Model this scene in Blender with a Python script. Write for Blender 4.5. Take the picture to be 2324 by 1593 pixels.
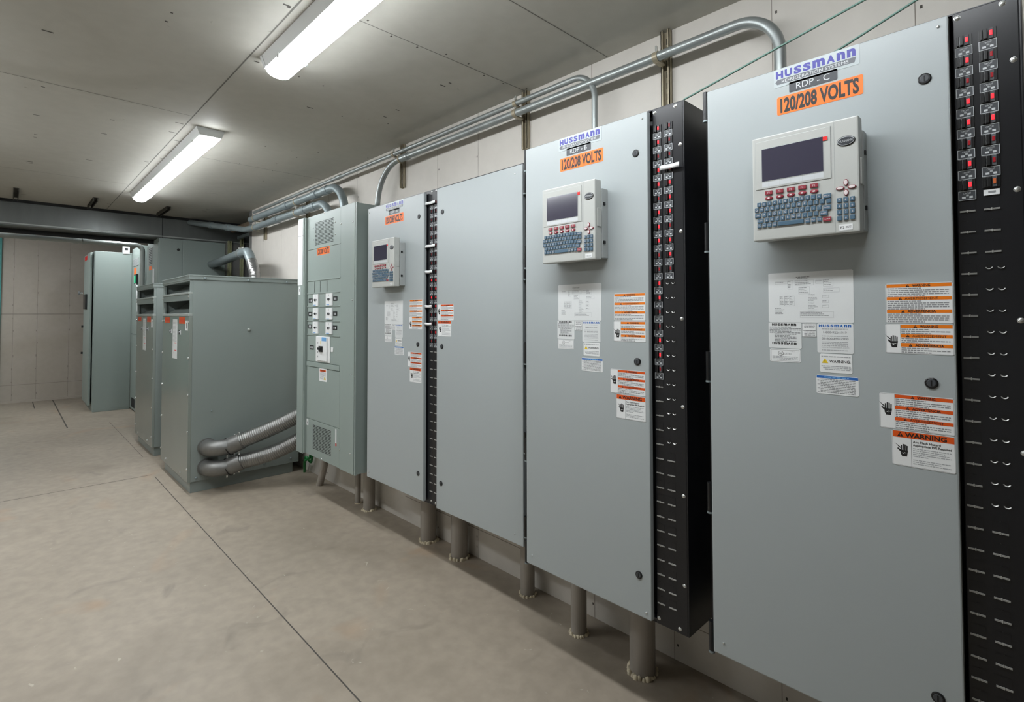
import bpy, bmesh, math, random
from mathutils import Vector, Matrix
for _o in list(bpy.data.objects): bpy.data.objects.remove(_o)
S = bpy.context.scene
COL = S.collection

# ------------------------------------------------------------------ camera
W_, H_ = 2324.0, 1593.0
YAW, PIT, ROL = 0.800387, 0.026516, -0.001679
FPX, PCX, PCY = 1179.26, 1162.0, 682.34
HC = 1.5
fw = Vector((-math.sin(YAW)*math.cos(PIT), math.cos(YAW)*math.cos(PIT), math.sin(PIT)))
rt = fw.cross(Vector((0, 0, 1))).normalized()
up = rt.cross(fw)
r2 = rt*math.cos(ROL) + up*math.sin(ROL)
u2 = -rt*math.sin(ROL) + up*math.cos(ROL)
cd = bpy.data.cameras.new('camera'); cam = bpy.data.objects.new('camera', cd); COL.objects.link(cam)
M4 = Matrix((r2, u2, -fw)).transposed().to_4x4(); M4.translation = Vector((0, 0, HC))
cam.matrix_world = M4
cd.sensor_fit = 'HORIZONTAL'; cd.sensor_width = 36.0
cd.lens = 36.0*FPX/W_
cd.shift_x = 0.0
cd.shift_y = -((H_/2 - PCY)/W_)
cd.clip_start = 0.02; cd.clip_end = 100
S.camera = cam

# ------------------------------------------------------------------ world, exposure
wd = bpy.data.worlds.new('world'); S.world = wd; wd.use_nodes = True
wd.node_tree.nodes['Background'].inputs[0].default_value = (0.75, 0.85, 1.0, 1)
wd.node_tree.nodes['Background'].inputs[1].default_value = 0.05
S.view_settings.view_transform = 'Standard'
S.view_settings.look = 'None'
S.view_settings.gamma = 1.0
S.view_settings.use_curve_mapping = False
S.view_settings.exposure = 1.42
LAMP = 16.0        # diffuser emission of every ceiling light

# ------------------------------------------------------------------ materials
def lin(c):
    c = c/255.0
    return c/12.92 if c <= 0.04045 else ((c+0.055)/1.055)**2.4
def rgb(r, g, b): return (lin(r), lin(g), lin(b), 1.0)
def mat(name, col, rough=0.5, metal=0.0, var=0.0, scale=4.0, bump=0.0, bscale=60.0, emit=None, estr=0.0, spec=0.5, coat=0.0, stretch=None):
    m = bpy.data.materials.new(name); m.use_nodes = True
    nt = m.node_tree; b = nt.nodes['Principled BSDF']
    b.inputs['Base Color'].default_value = col
    b.inputs['Roughness'].default_value = rough
    b.inputs['Metallic'].default_value = metal
    b.inputs['Specular IOR Level'].default_value = spec
    b.inputs['Coat Weight'].default_value = coat
    if emit:
        b.inputs['Emission Color'].default_value = emit
        b.inputs['Emission Strength'].default_value = estr
    tc = nt.nodes.new('ShaderNodeTexCoord')
    src = tc.outputs['Object']
    if stretch:
        mp = nt.nodes.new('ShaderNodeMapping'); mp.inputs['Scale'].default_value = stretch
        nt.links.new(src, mp.inputs[0]); src = mp.outputs[0]
    n = nt.nodes.new('ShaderNodeTexNoise'); n.inputs['Scale'].default_value = scale
    n.inputs['Detail'].default_value = 6.0
    nt.links.new(src, n.inputs['Vector'])
    if var > 0:
        r = nt.nodes.new('ShaderNodeValToRGB')
        r.color_ramp.elements[0].position = 0.3; r.color_ramp.elements[1].position = 0.72
        r.color_ramp.elements[0].color = tuple(c*(1-var) for c in col[:3])+(1,)
        r.color_ramp.elements[1].color = tuple(min(1, c*(1+var)) for c in col[:3])+(1,)
        nt.links.new(n.outputs['Fac'], r.inputs[0]); nt.links.new(r.outputs[0], b.inputs['Base Color'])
        rr = nt.nodes.new('ShaderNodeMapRange')
        rr.inputs['To Min'].default_value = max(0.02, rough-0.06); rr.inputs['To Max'].default_value = min(1, rough+0.06)
        nt.links.new(n.outputs['Fac'], rr.inputs['Value']); nt.links.new(rr.outputs[0], b.inputs['Roughness'])
    if bump > 0:
        n2 = nt.nodes.new('ShaderNodeTexNoise'); n2.inputs['Scale'].default_value = bscale; n2.inputs['Detail'].default_value = 4
        nt.links.new(src, n2.inputs['Vector'])
        bp = nt.nodes.new('ShaderNodeBump'); bp.inputs['Strength'].default_value = bump; bp.inputs['Distance'].default_value = 0.002
        nt.links.new(n2.outputs['Fac'], bp.inputs['Height']); nt.links.new(bp.outputs[0], b.inputs['Normal'])
    return m

MT = {}
MT['door'] = mat('door_paint', rgb(163, 170, 171), 0.34, var=0.015, scale=1.5, bump=0.05, bscale=400, spec=0.5)
MT['panel'] = mat('panelboard_paint', rgb(142, 154, 149), 0.40, var=0.02, scale=1.5, bump=0.05, bscale=300)
MT['xfmr'] = mat('transformer_paint', rgb(132, 141, 138), 0.36, var=0.02, scale=1.5, bump=0.05, bscale=300)
MT['xfront'] = mat('transformer_front_paint', rgb(128, 135, 129), 0.22, var=0.02, scale=1.5)
MT['black'] = mat('black_enamel', rgb(21, 22, 26), 0.30, var=0.08, scale=5, bump=0.03, bscale=200)
MT['blackd'] = mat('black_plastic', rgb(16, 17, 19), 0.35)
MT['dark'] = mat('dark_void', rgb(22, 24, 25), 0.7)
MT['lipedge'] = mat('pale_lip_edge', rgb(185, 185, 182), 0.35, 0.4)  # pale grey of the knockout lips on the black breaker cover
MT['galv'] = mat('galvanised_steel', rgb(156, 162, 161), 0.36, 0.6, var=0.10, scale=9, bump=0.05, bscale=90)
MT['galvd'] = mat('weathered_galvanised', rgb(136, 147, 149), 0.42, 0.45, var=0.10, scale=9)
MT['flex'] = mat('flexible_metal', rgb(150, 150, 148), 0.30, 0.85, var=0.08, scale=12)
MT['cast'] = mat('cast_fitting', rgb(128, 128, 126), 0.45, 0.7, var=0.12, scale=14)
MT['pvc'] = mat('grey_pvc', rgb(152, 146, 138), 0.38, var=0.14, scale=3.0, bump=0.05, bscale=40, stretch=(6, 6, 0.5))
MT['foam'] = mat('sealant_foam', rgb(214, 203, 178), 0.9, var=0.2, scale=30, bump=0.8, bscale=60)
MT['strut'] = mat('strut_steel', rgb(164, 154, 132), 0.45, 0.3, var=0.12, scale=12)
MT['strutz'] = mat('yellow_zinc_strut', rgb(196, 198, 158), 0.5, 0.15, var=0.06, scale=12)
MT['strutd'] = mat('strut_slot', rgb(60, 58, 50), 0.6, 0.3)
MT['screw'] = mat('zinc_screw', rgb(215, 218, 216), 0.25, 0.8)
MT['white'] = mat('white_label', rgb(226, 228, 228), 0.35)
MT['offw'] = mat('paper_label', rgb(214, 217, 217), 0.5)
MT['clear'] = mat('clear_label_sheet', rgb(180, 189, 191), 0.25)
MT['orange'] = mat('orange_band', rgb(228, 120, 14), 0.4)
MT['orange2'] = mat('deep_orange_band', rgb(216, 82, 12), 0.4)
MT['voltor'] = mat('fluorescent_orange', rgb(255, 116, 14), 0.45)
MT['ink'] = mat('black_ink', rgb(20, 20, 20), 0.5)
MT['ink2'] = mat('grey_ink', rgb(134, 136, 138), 0.6)
MT['ink3'] = mat('pale_ink', rgb(165, 168, 170), 0.6)
MT['blue'] = mat('blue_print', rgb(40, 100, 176), 0.4)
MT['lblue'] = mat('light_blue_print', rgb(110, 165, 215), 0.4)
MT['logo'] = mat('logo_blue', rgb(44, 42, 146), 0.4)
MT['logob'] = mat('logo_grey', rgb(88, 92, 98), 0.35)
MT['silver'] = mat('silver_print', rgb(198, 202, 204), 0.3)
MT['plate'] = mat('engraved_plate', rgb(58, 61, 66), 0.35)
MT['tag'] = mat('tag_face', rgb(64, 67, 71), 0.4)
MT['yellow'] = mat('yellow_print', rgb(228, 196, 40), 0.4)
MT['e2'] = mat('controller_plastic', rgb(178, 180, 176), 0.42, var=0.01, scale=3, bump=0.06, bscale=500)
MT['e2b'] = mat('controller_back', rgb(160, 164, 163), 0.45)
MT['screen'] = mat('screen_glass', rgb(62, 60, 74), 0.12, spec=0.6)
MT['key'] = mat('blue_key', rgb(70, 98, 118), 0.45)
MT['keyr'] = mat('maroon_key', rgb(138, 46, 58), 0.4)
MT['keyp'] = mat('pale_key', rgb(216, 206, 206), 0.3)
MT['redt'] = mat('red_tag', rgb(225, 20, 20), 0.5)
MT['red'] = mat('red_lamp', rgb(190, 20, 30), 0.3, emit=(1.0, 0.02, 0.03, 1), estr=0.8)
MT['redoff'] = mat('dim_red_window', rgb(120, 20, 30), 0.3, emit=(1.0, 0.02, 0.03, 1), estr=0.05)
MT['amber'] = mat('amber_window', rgb(200, 100, 50), 0.4)
MT['green'] = mat('green_lamp', rgb(0, 120, 70), 0.3, emit=(0.0, 0.8, 0.35, 1), estr=0.25)
MT['gwire'] = mat('green_insulation', rgb(30, 120, 60), 0.45)
MT['wire'] = mat('green_cord', rgb(104, 136, 126), 0.5)
MT['tape'] = mat('white_tape', rgb(222, 224, 224), 0.5, bump=0.3, bscale=80)
MT['window'] = mat('breaker_window', rgb(92, 96, 100), 0.15)
MT['lens'] = mat('lamp_diffuser', rgb(240, 244, 250), 0.4, emit=(0.93, 0.97, 1.0, 1), estr=LAMP)
MT['lampw'] = mat('lamp_housing', rgb(222, 226, 226), 0.4)
MT['teal'] = mat('teal_paint', rgb(62, 140, 135), 0.5)
MT['soffit'] = mat('soffit_steel', rgb(102, 106, 104), 0.32, 0.35, var=0.05, scale=3, bump=0.15, bscale=18, stretch=(1, 6, 1))
MT['seam'] = mat('panel_seam', rgb(138, 131, 122), 0.8)
MT['seamc'] = mat('ceiling_seam', rgb(112, 110, 104), 0.8)
MT['nail'] = mat('fastener_dot', rgb(70, 66, 60), 0.7)
MT['trimw'] = mat('track_steel', rgb(160, 166, 162), 0.4, 0.3)
MT['wood'] = mat('rough_lumber', rgb(120, 105, 88), 0.8, var=0.2, scale=8)

def plaster(name, base, spots, rough=0.6, sc=0.7, amt=0.10, fine=0.04):
    """board / concrete: large soft mottling, finer speckle and sparse stains"""
    m = bpy.data.materials.new(name); m.use_nodes = True
    nt = m.node_tree; b = nt.nodes['Principled BSDF']; L = nt.links
    b.inputs['Roughness'].default_value = rough
    tc = nt.nodes.new('ShaderNodeTexCoord')
    def noise(s, d=6.0, w=0.0):
        n = nt.nodes.new('ShaderNodeTexNoise'); n.inputs['Scale'].default_value = s
        n.inputs['Detail'].default_value = d; n.inputs['Distortion'].default_value = w
        L.new(tc.outputs['Object'], n.inputs['Vector']); return n
    def ramp(n, p0, c0, p1, c1):
        r = nt.nodes.new('ShaderNodeValToRGB')
        r.color_ramp.elements[0].position = p0; r.color_ramp.elements[0].color = c0
        r.color_ramp.elements[1].position = p1; r.color_ramp.elements[1].color = c1
        L.new(n.outputs['Fac'], r.inputs[0]); return r
    def sc_(c, k): return tuple(x*k for x in c[:3])+(1,)
    a = ramp(noise(sc, 5, 0.6), 0.30, sc_(base, 1-amt), 0.70, sc_(base, 1+amt))
    f = ramp(noise(14.0, 8), 0.35, sc_((1, 1, 1), 1-fine*2), 0.65, sc_((1, 1, 1), 1+fine))
    mx = nt.nodes.new('ShaderNodeMix'); mx.data_type = 'RGBA'; mx.blend_type = 'MULTIPLY'; mx.inputs[0].default_value = 1
    L.new(a.outputs[0], mx.inputs[6]); L.new(f.outputs[0], mx.inputs[7])
    out = mx.outputs[2]
    for (s, lo, hi, col, k) in spots:
        r = ramp(noise(s, 3, 0.8), lo, (0, 0, 0, 1), hi, (k, k, k, 1))
        m2 = nt.nodes.new('ShaderNodeMix'); m2.data_type = 'RGBA'
        L.new(r.outputs[0], m2.inputs[0]); L.new(out, m2.inputs[6]); m2.inputs[7].default_value = col
        out = m2.outputs[2]
    L.new(out, b.inputs['Base Color'])
    n3 = noise(30, 6)
    bp = nt.nodes.new('ShaderNodeBump'); bp.inputs['Strength'].default_value = 0.12; bp.inputs['Distance'].default_value = 0.003
    L.new(n3.outputs['Fac'], bp.inputs['Height']); L.new(bp.outputs[0], b.inputs['Normal'])
    return m
MT['concrete'] = plaster('concrete_floor', rgb(156, 145, 130), [(0.9, 0.56, 0.78, rgb(124, 113, 98), 0.6), (1.7, 0.62, 0.78, rgb(170, 132, 94), 0.4), (4.0, 0.64, 0.76, rgb(118, 110, 100), 0.5), (23.0, 0.72, 0.76, rgb(205, 198, 184), 0.5)], 0.5, 0.8, 0.11, 0.05)
MT['wall'] = plaster('wall_board', rgb(203, 198, 190), [(1.3, 0.66, 0.85, rgb(160, 152, 142), 0.4)], 0.6, 0.5, 0.03, 0.012)
MT['endwall'] = plaster('far_wall_board', rgb(176, 168, 156), [(0.9, 0.55, 0.85, rgb(150, 140, 122), 0.5), (6.0, 0.72, 0.78, rgb(140, 132, 118), 0.3)], 0.7, 0.5, 0.04, 0.015)
MT['ceil'] = plaster('ceiling_board', rgb(184, 182, 173), [(1.1, 0.62, 0.85, rgb(140, 135, 120), 0.4), (9.0, 0.73, 0.77, rgb(120, 112, 100), 0.5)], 0.7, 0.5, 0.04, 0.015)
MT['gwall'] = plaster('grey_wall', rgb(112, 112, 110), [], 0.6, 0.5, 0.03, 0.01)

# ------------------------------------------------------------------ mesh builder
class MB:
    def __init__(s): s.v = []; s.f = []; s.m = []; s.sm = []; s.slots = []
    def slot(s, m):
        if m not in s.slots: s.slots.append(m)
        return s.slots.index(m)
    def add(s, vs, fs, m, smooth=False):
        o = len(s.v); s.v += [tuple(p) for p in vs]; k = s.slot(m)
        for f in fs: s.f.append([i+o for i in f]); s.m.append(k); s.sm.append(smooth)
        return s
    def box(s, x0, x1, y0, y1, z0, z1, m, bev=0.0):
        if x1 < x0: x0, x1 = x1, x0
        if y1 < y0: y0, y1 = y1, y0
        if z1 < z0: z0, z1 = z1, z0
        b = min(bev, (x1-x0)/2.01, (y1-y0)/2.01, (z1-z0)/2.01)
        if b <= 0:
            vs = [(x0, y0, z0), (x1, y0, z0), (x1, y1, z0), (x0, y1, z0), (x0, y0, z1), (x1, y0, z1), (x1, y1, z1), (x0, y1, z1)]
            return s.add(vs, [(0, 3, 2, 1), (4, 5, 6, 7), (0, 1, 5, 4), (1, 2, 6, 5), (2, 3, 7, 6), (3, 0, 4, 7)], m)
        bm = bmesh.new(); bmesh.ops.create_cube(bm, size=1.0)
        for v in bm.verts:
            v.co = ((x0+x1)/2 + v.co.x*(x1-x0), (y0+y1)/2 + v.co.y*(y1-y0), (z0+z1)/2 + v.co.z*(z1-z0))
        bmesh.ops.bevel(bm, geom=list(bm.edges), offset=b, segments=2, affect='EDGES', profile=0.6)
        bm.verts.index_update()
        s.add([v.co[:] for v in bm.verts], [[v.index for v in f.verts] for f in bm.faces], m)
        bm.free(); return s
    def prism(s, pts, y0, y1, m):
        """polygon in (x,z), clockwise or not, extruded along y"""
        n = len(pts)
        a = sum(pts[i][0]*pts[(i+1) % n][1]-pts[(i+1) % n][0]*pts[i][1] for i in range(n))
        if a < 0: pts = pts[::-1]
        vs = [(x, y0, z) for x, z in pts]+[(x, y1, z) for x, z in pts]
        fs = [tuple(range(n)), tuple(range(2*n-1, n-1, -1))]+[(i, i+n, (i+1) % n+n, (i+1) % n) for i in range(n)]
        return s.add(vs, fs, m)
    def prismx(s, pts, x0, x1, m):
        """polygon in (y,z) extruded along x"""
        n = len(pts)
        vs = [(x0, y, z) for y, z in pts]+[(x1, y, z) for y, z in pts]
        fs = [tuple(range(n)), tuple(range(2*n-1, n-1, -1))]+[(i, i+n, (i+1) % n+n, (i+1) % n) for i in range(n)]
        return s.add(vs, fs, m)
    def disc(s, x, z, y0, y1, rx, rz, m, n=20, dome=0.0):
        """elliptic button standing on a plane facing -y"""
        ring = lambda k, y: [(x+rx*k*math.cos(2*math.pi*i/n), y, z+rz*k*math.sin(2*math.pi*i/n)) for i in range(n)]
        rings = [ring(1, y1), ring(1, y0+(y1-y0)*0.35), ring(0.85, y0)]
        if dome: rings += [ring(0.5, y0-dome*0.75), ring(0.15, y0-dome)]
        vs = [p for r in rings for p in r]; fs = []
        for k in range(len(rings)-1):
            for i in range(n): j = (i+1) % n; fs.append((k*n+i, k*n+j, (k+1)*n+j, (k+1)*n+i))
        fs.append(tuple((len(rings)-1)*n+i for i in range(n)))
        return s.add(vs, fs, m, False)
    def tube(s, path, r, m, n=16, ribs=None, cap=True):
        """tube through points; r may be a function of arclength; ribs=(pitch,depth)"""
        P = [Vector(p) for p in path]
        T = []
        for i in range(len(P)):
            a = P[max(0, i-1)]; b = P[min(len(P)-1, i+1)]; T.append((b-a).normalized())
        ref = Vector((0, 0, 1)) if abs(T[0].z) < 0.9 else Vector((1, 0, 0))
        N = T[0].cross(ref).normalized(); vs = []; L = 0.0
        for i, p in enumerate(P):
            if i:
                L += (P[i]-P[i-1]).length
                q = T[i-1].rotation_difference(T[i]); N = q @ N
            N = (N - T[i]*N.dot(T[i])).normalized(); B = T[i].cross(N)
            rr = r(L) if callable(r) else (r[i] if isinstance(r, list) else r)
            for k in range(n):
                t = 2*math.pi*k/n; vs.append(p+N*(rr*math.cos(t))+B*(rr*math.sin(t)))
        fs = []
        for i in range(len(P)-1):
            for k in range(n): j = (k+1) % n; fs.append((i*n+k, i*n+j, (i+1)*n+j, (i+1)*n+k))
        s.add(vs, fs, m, True)
        if cap:
            o = len(P)-1
            s.add(vs[:n], [tuple(range(n-1, -1, -1))], m); s.add(vs[o*n:], [tuple(range(n))], m)
        return s
    def text(s, txt, x, z, y, h, m, width=None, bold=0.0, just='L', thick=0.0002, norm=False):
        """flat lettering on a plane facing -y; x = left edge (or centre), z = baseline"""
        g = glyphs(txt, bold, norm)
        if not g[0]: return s
        vs, fs, x0, x1, zh = g
        k = h/zh; kx = k if width is None else width/(x1-x0)
        w = (x1-x0)*kx; ox = x if just == 'L' else x-w/2
        s.add([(ox+(a-x0)*kx, y, z+b*k) for a, b in vs], fs, m)
        return s
    def words(s, x0, x1, z, h, y, m, seed=0, fill=1.0):
        """a row of illegible fine print, broken into word lengths"""
        R = random.Random(seed); x = x0; end = x0+(x1-x0)*fill
        while x < end:
            w = h*R.uniform(1.2, 4.5); w = min(w, end-x)
            s.add([(x, y, z), (x+w, y, z), (x+w, y, z+h), (x, y, z+h)], [(0, 1, 2, 3)], m)
            x += w+h*0.55
        return s
    def rect(s, x0, x1, z0, z1, y, m):
        return s.add([(x0, y, z0), (x1, y, z0), (x1, y, z1), (x0, y, z1)], [(0, 1, 2, 3)], m)
    def frame(s, x0, x1, z0, z1, t, y, m):
        s.rect(x0, x1, z0, z0+t, y, m); s.rect(x0, x1, z1-t, z1, y, m)
        s.rect(x0, x0+t, z0+t, z1-t, y, m); return s.rect(x1-t, x1, z0+t, z1-t, y, m)
    def mesh(s, name):
        me = bpy.data.meshes.new(name); me.from_pydata(s.v, [], s.f)
        for k in s.slots: me.materials.append(MT[k])
        me.polygons.foreach_set('material_index', s.m)
        me.polygons.foreach_set('use_smooth', s.sm)
        me.update(); return me
    def build(s, name, parent=None, loc=(0, 0, 0)):
        o = bpy.data.objects.new(name, s.mesh(name)); COL.objects.link(o)
        o.location = loc
        if parent: o.parent = parent
        return o
_g = {}
def glyphs(txt, bold, norm):
    if 'M' in txt and not norm: bold = 0.0
    key = (txt, bold, norm)
    if key in _g: return _g[key]
    def one(t):
        cu = bpy.data.curves.new('t', 'FONT'); cu.body = t; cu.size = 1.0; cu.offset = bold
        cu.resolution_u = 3; cu.fill_mode = 'FRONT'
        ob = bpy.data.objects.new('t', cu); COL.objects.link(ob)
        dg = bpy.context.evaluated_depsgraph_get(); me = ob.evaluated_get(dg).to_mesh()
        vs = [(v.co.x, v.co.y) for v in me.vertices]; fs = [list(p.vertices) for p in me.polygons]
        ob.evaluated_get(dg).to_mesh_clear(); bpy.data.objects.remove(ob); bpy.data.curves.remove(cu)
        return vs, fs
    if norm:
        vs = []; fs = []; x = 0
        for c in txt:
            v, f = one(c); a0 = min(p[0] for p in v); a1 = max(p[0] for p in v); b0 = min(p[1] for p in v); b1 = max(p[1] for p in v)
            ww = 0.62 if c not in 'mM' else 0.95
            o = len(vs); vs += [(x+(p[0]-a0)/(a1-a0)*ww, (p[1]-b0)/(b1-b0)*0.72) for p in v]; fs += [[i+o for i in q] for q in f]
            x += ww+0.13
    else:
        vs, fs = one(txt)
    if not vs: _g[key] = ([], [], 0, 1, 1); return _g[key]
    out = []
    for q in fs:   # face -y: counter-clockwise seen from -y (x right, z up)
        a = sum(vs[q[i]][0]*vs[q[(i+1) % len(q)]][1]-vs[q[(i+1) % len(q)]][0]*vs[q[i]][1] for i in range(len(q)))
        out.append(q if a > 0 else q[::-1])
    _g[key] = (vs, out, min(p[0] for p in vs), max(p[0] for p in vs), 0.72)
    return _g[key]

def empty(name, label, cat, loc=(0, 0, 0), group=None):
    o = bpy.data.objects.new(name, None); COL.objects.link(o); o.empty_display_size = 0.1
    o.location = loc; return tag(o, label, cat, group)
def tag(o, label, cat, group=None, kind=None):
    o['label'] = label; o['category'] = cat
    if group: o['group'] = group
    if kind: o['kind'] = kind
    return o
def struct(o, label=None):
    o['kind'] = 'structure'
    if label: o['label'] = label
    return o
def copy_tree(o, parent=None):
    kids = list(o.children)
    c = o.copy(); COL.objects.link(c); c.parent = parent
    for k in kids: copy_tree(k, c)
    return c
def place(me, name, parent, loc):
    o = bpy.data.objects.new(name, me); COL.objects.link(o); o.parent = parent; o.location = loc; return o

def bend_path(pts, rad, n=10, step=None):
    """polyline with rounded corners"""
    P = [Vector(p) for p in pts]; out = [P[0]]
    rad = rad if isinstance(rad, (list, tuple)) else [rad]*(len(P)-2)
    for i in range(1, len(P)-1):
        a = (P[i-1]-P[i]).normalized(); b = (P[i+1]-P[i]).normalized(); r = rad[i-1]
        ang = a.angle(b); d = r/math.tan(ang/2)
        s = P[i]+a*d; e = P[i]+b*d; bis = (a+b).normalized(); c = P[i]+bis*(r/math.sin(ang/2))
        v0 = s-c; v1 = e-c
        w0 = v0.angle(v1); e0 = v0.normalized(); e1 = (v1-e0*v1.dot(e0)).normalized()
        for k in range(n+1):
            t = w0*k/n; out.append(c+(e0*math.cos(t)+e1*math.sin(t))*r)
    out.append(P[-1])
    if step:
        res = [out[0]]
        for i in range(1, len(out)):
            a = out[i-1]; b = out[i]; m = max(1, int((b-a).length/step))
            for k in range(1, m+1): res.append(a.lerp(b, k/m))
        out = res
    return out

# ================================================================== SETTING
ZC = 2.77; WY = 2.11; XB = 4.6; YL = -2.3; XS = -7.87; XE = -12.37
fl = MB(); fl.box(XE-0.1, XB, YL, 2.75, -0.12, 0, 'concrete')
def strip(mb, x0, x1, y0, y1, z, m, d=1):
    mb.add([(x0, y0, z), (x1, y0, z), (x1, y1, z), (x0, y1, z)], [(0, 1, 2, 3) if d > 0 else (3, 2, 1, 0)], m)
for (x0, x1, y0, y1) in [(-5.80, XB, 1.004, 1.010), (-9.2, -6.7, 1.050, 1.054), (-12.3, -9.1, 0.590, 0.604), (-12.3, -11.4, 0.33, 0.342), (-5.895, -5.887, YL, 1.0)]:
    strip(fl, x0, x1, y0, y1, 0.0006, 'nail')
struct(fl.build('floor'), 'grey concrete floor with sawn joints')

c = MB(); c.box(XS-0.05, XB, YL, 2.75, ZC, ZC+0.1, 'ceil')
zz = ZC-0.0006
for (x0, x1, y0, y1) in [(-7.8, XB, 0.826, 0.833)] + [(x, x+0.005, 0.83, WY) for x in (-4.72, -2.045, -1.49, 0.7)] + [(x, x+0.005, YL, 0.826) for x in (-6.2, -3.78, -1.3, 1.1)]:
    strip(c, x0, x1, y0, y1, zz, 'seamc', -1)
rd = random.Random(4)
for x in (-4.72, -2.045, -3.4):
    for i in range(9):
        y = 0.95+i*0.14; xx = x+rd.choice((-0.02, 0.022))
        if x == -3.4: xx += rd.uniform(-1, 1)
        strip(c, xx, xx+0.011, y, y+0.008, zz, 'nail', -1)
for i in range(70):
    x = rd.uniform(-7.5, 0.5); y = rd.choice((0.79, 0.1, -0.6, 0.86, 1.3, 1.7, 0.45)); strip(c, x, x+0.010, y+rd.uniform(-.02, .02), y+0.028, zz, 'nail', -1)
struct(c.build('ceiling'), 'painted board ceiling')

w = MB(); w.box(-6.70, XB, WY, WY+0.1, 0, ZC, 'wall')
yy = WY-0.0006
for x in (-0.283, -0.724, -1.162, -1.591, -2.479, -2.91, -4.054, -4.6, -5.15, -5.75, -6.312, 0.4, 1.2, 2.4):
    w.rect(x, x+0.0028, 0, ZC, yy, 'seam')
    for z in (0.06, 0.12, 0.26, 2.35, 2.49, 2.66):
        xx = x+rd.choice((-0.012, 0.014)); w.rect(xx, xx+0.007, z, z+0.011, yy-0.0003, 'nail')
w.rect(-3.3, XB, 0.172, 0.176, yy, 'seam')  # painted line in the seam colour where the cabinets' shadow ends
struct(w.build('wall_right'), 'pale board wall carrying the electrical cabinets')
o = MB().box(-6.80, -6.70, WY, 2.75, 0, ZC, 'gwall').build('wall_return'); struct(o)
o = MB().box(-12.5, -6.70, 2.65, 2.75, 0, 2.95, 'gwall').build('wall_recess'); struct(o)
o = MB().box(XE-0.1, XB, YL-0.1, YL, 0, 2.95, 'wall').build('wall_left'); struct(o)
o = MB().box(XB, XB+0.1, YL, 2.75, 0, ZC, 'wall').build('wall_near'); struct(o)
e = MB(); e.box(XE-0.1, XE, YL, 2.65, 0, 2.95, 'endwall')
def stripx(mb, x, y0, y1, z0, z1, m): mb.add([(x, y0, z0), (x, y1, z0), (x, y1, z1), (x, y0, z1)], [(0, 1, 2, 3)], m)
xe = XE+0.0008
stripx(e, xe, YL, 2.65, 1.515, 1.527, 'seam'); stripx(e, xe, YL, 2.65, 0.30, 0.306, 'seam')
for y in (0.066, 0.372, 0.80):
    stripx(e, xe, y, y+0.004, 0, 2.9, 'seam')
    for i in range(12):
        z = 0.12+i*0.22; yn = y+rd.uniform(-.012, .008); stripx(e, xe+0.0004, yn, yn+0.008, z, z+rd.uniform(0.015, 0.04), 'seam')
struct(e.build('wall_end'), 'far end wall of unpainted board with fastener marks')
o = MB().box(XE+0.001, XE+0.05, -0.95, -0.088, 0, 2.25+0.6, 'teal').build('door_1'); struct(o, 'teal door edge at the far left')
b = MB().box(XE, XE+0.045, -0.085, 1.6, 0, 0.035, 'endwall').build('baseboard_end'); struct(b)
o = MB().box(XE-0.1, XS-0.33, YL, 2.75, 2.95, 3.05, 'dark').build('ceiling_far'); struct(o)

# soffit / header across the room
s = MB(); s.box(-8.20, XS, YL, 2.65, 2.49, ZC, 'soffit')
s.box(XS, XS+0.004, YL, 2.65, 2.502, 2.515, 'trimw')
for y in (-1.2, 1.40): s.box(XS, XS+0.003, y, y+0.006, 2.49, ZC, 'dark')
struct(s.build('wall_soffit'), 'grey sheet steel header across the room below the ceiling')
o = MB().box(-8.2, XS-0.004, 2.142, 2.65, 0, 2.49, 'gwall').build('wall_partition'); struct(o)
o = MB().box(XS, XS+0.03, YL, 2.6, ZC-0.028, ZC, 'dark').build('trim_1'); struct(o)
o = MB().box(-8.20, -8.23, YL, 2.65, 2.44, 2.95, 'dark').build('trim_2'); struct(o)
tr = empty('door_track', 'pale steel track with couplings under the far header', 'track', (-9.2, 0.0, 0))
m = MB(); m.tube(bend_path([(0, YL+0.02, 2.515), (0, 1.40, 2.515), (0, 1.40, 0.0)], 0.08, 6), 0.032, 'trimw'); m.build('rail', tr)
for y in (-0.9, -0.35, 0.2, 0.62, 0.72, 1.10): MB().tube([(0, y, 2.515), (0, y+0.05, 2.515)], 0.038, 'trimw').build('coupling', tr)
# ceiling strut brackets by the soffit
for k, (y, lb) in enumerate([(0.04, 'dark ceiling strut before the header, leftmost of the three'), (0.66, 'dark ceiling strut before the header, middle of the three'), (1.33, 'dark ceiling strut before the header, rightmost, nearest the lamp end')]):
    m = MB(); m.box(-0.29, 0.29, -0.021, -0.014, -0.04, 0, 'strutd'); m.box(-0.29, 0.29, 0.014, 0.021, -0.04, 0, 'strutd'); m.box(-0.29, 0.29, -0.021, 0.021, -0.004, 0, 'strutd')
    o = m.build('ceiling_strut', None, (-7.42, y, ZC)); tag(o, lb, 'bracket', 'ceiling struts before the header')

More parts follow.
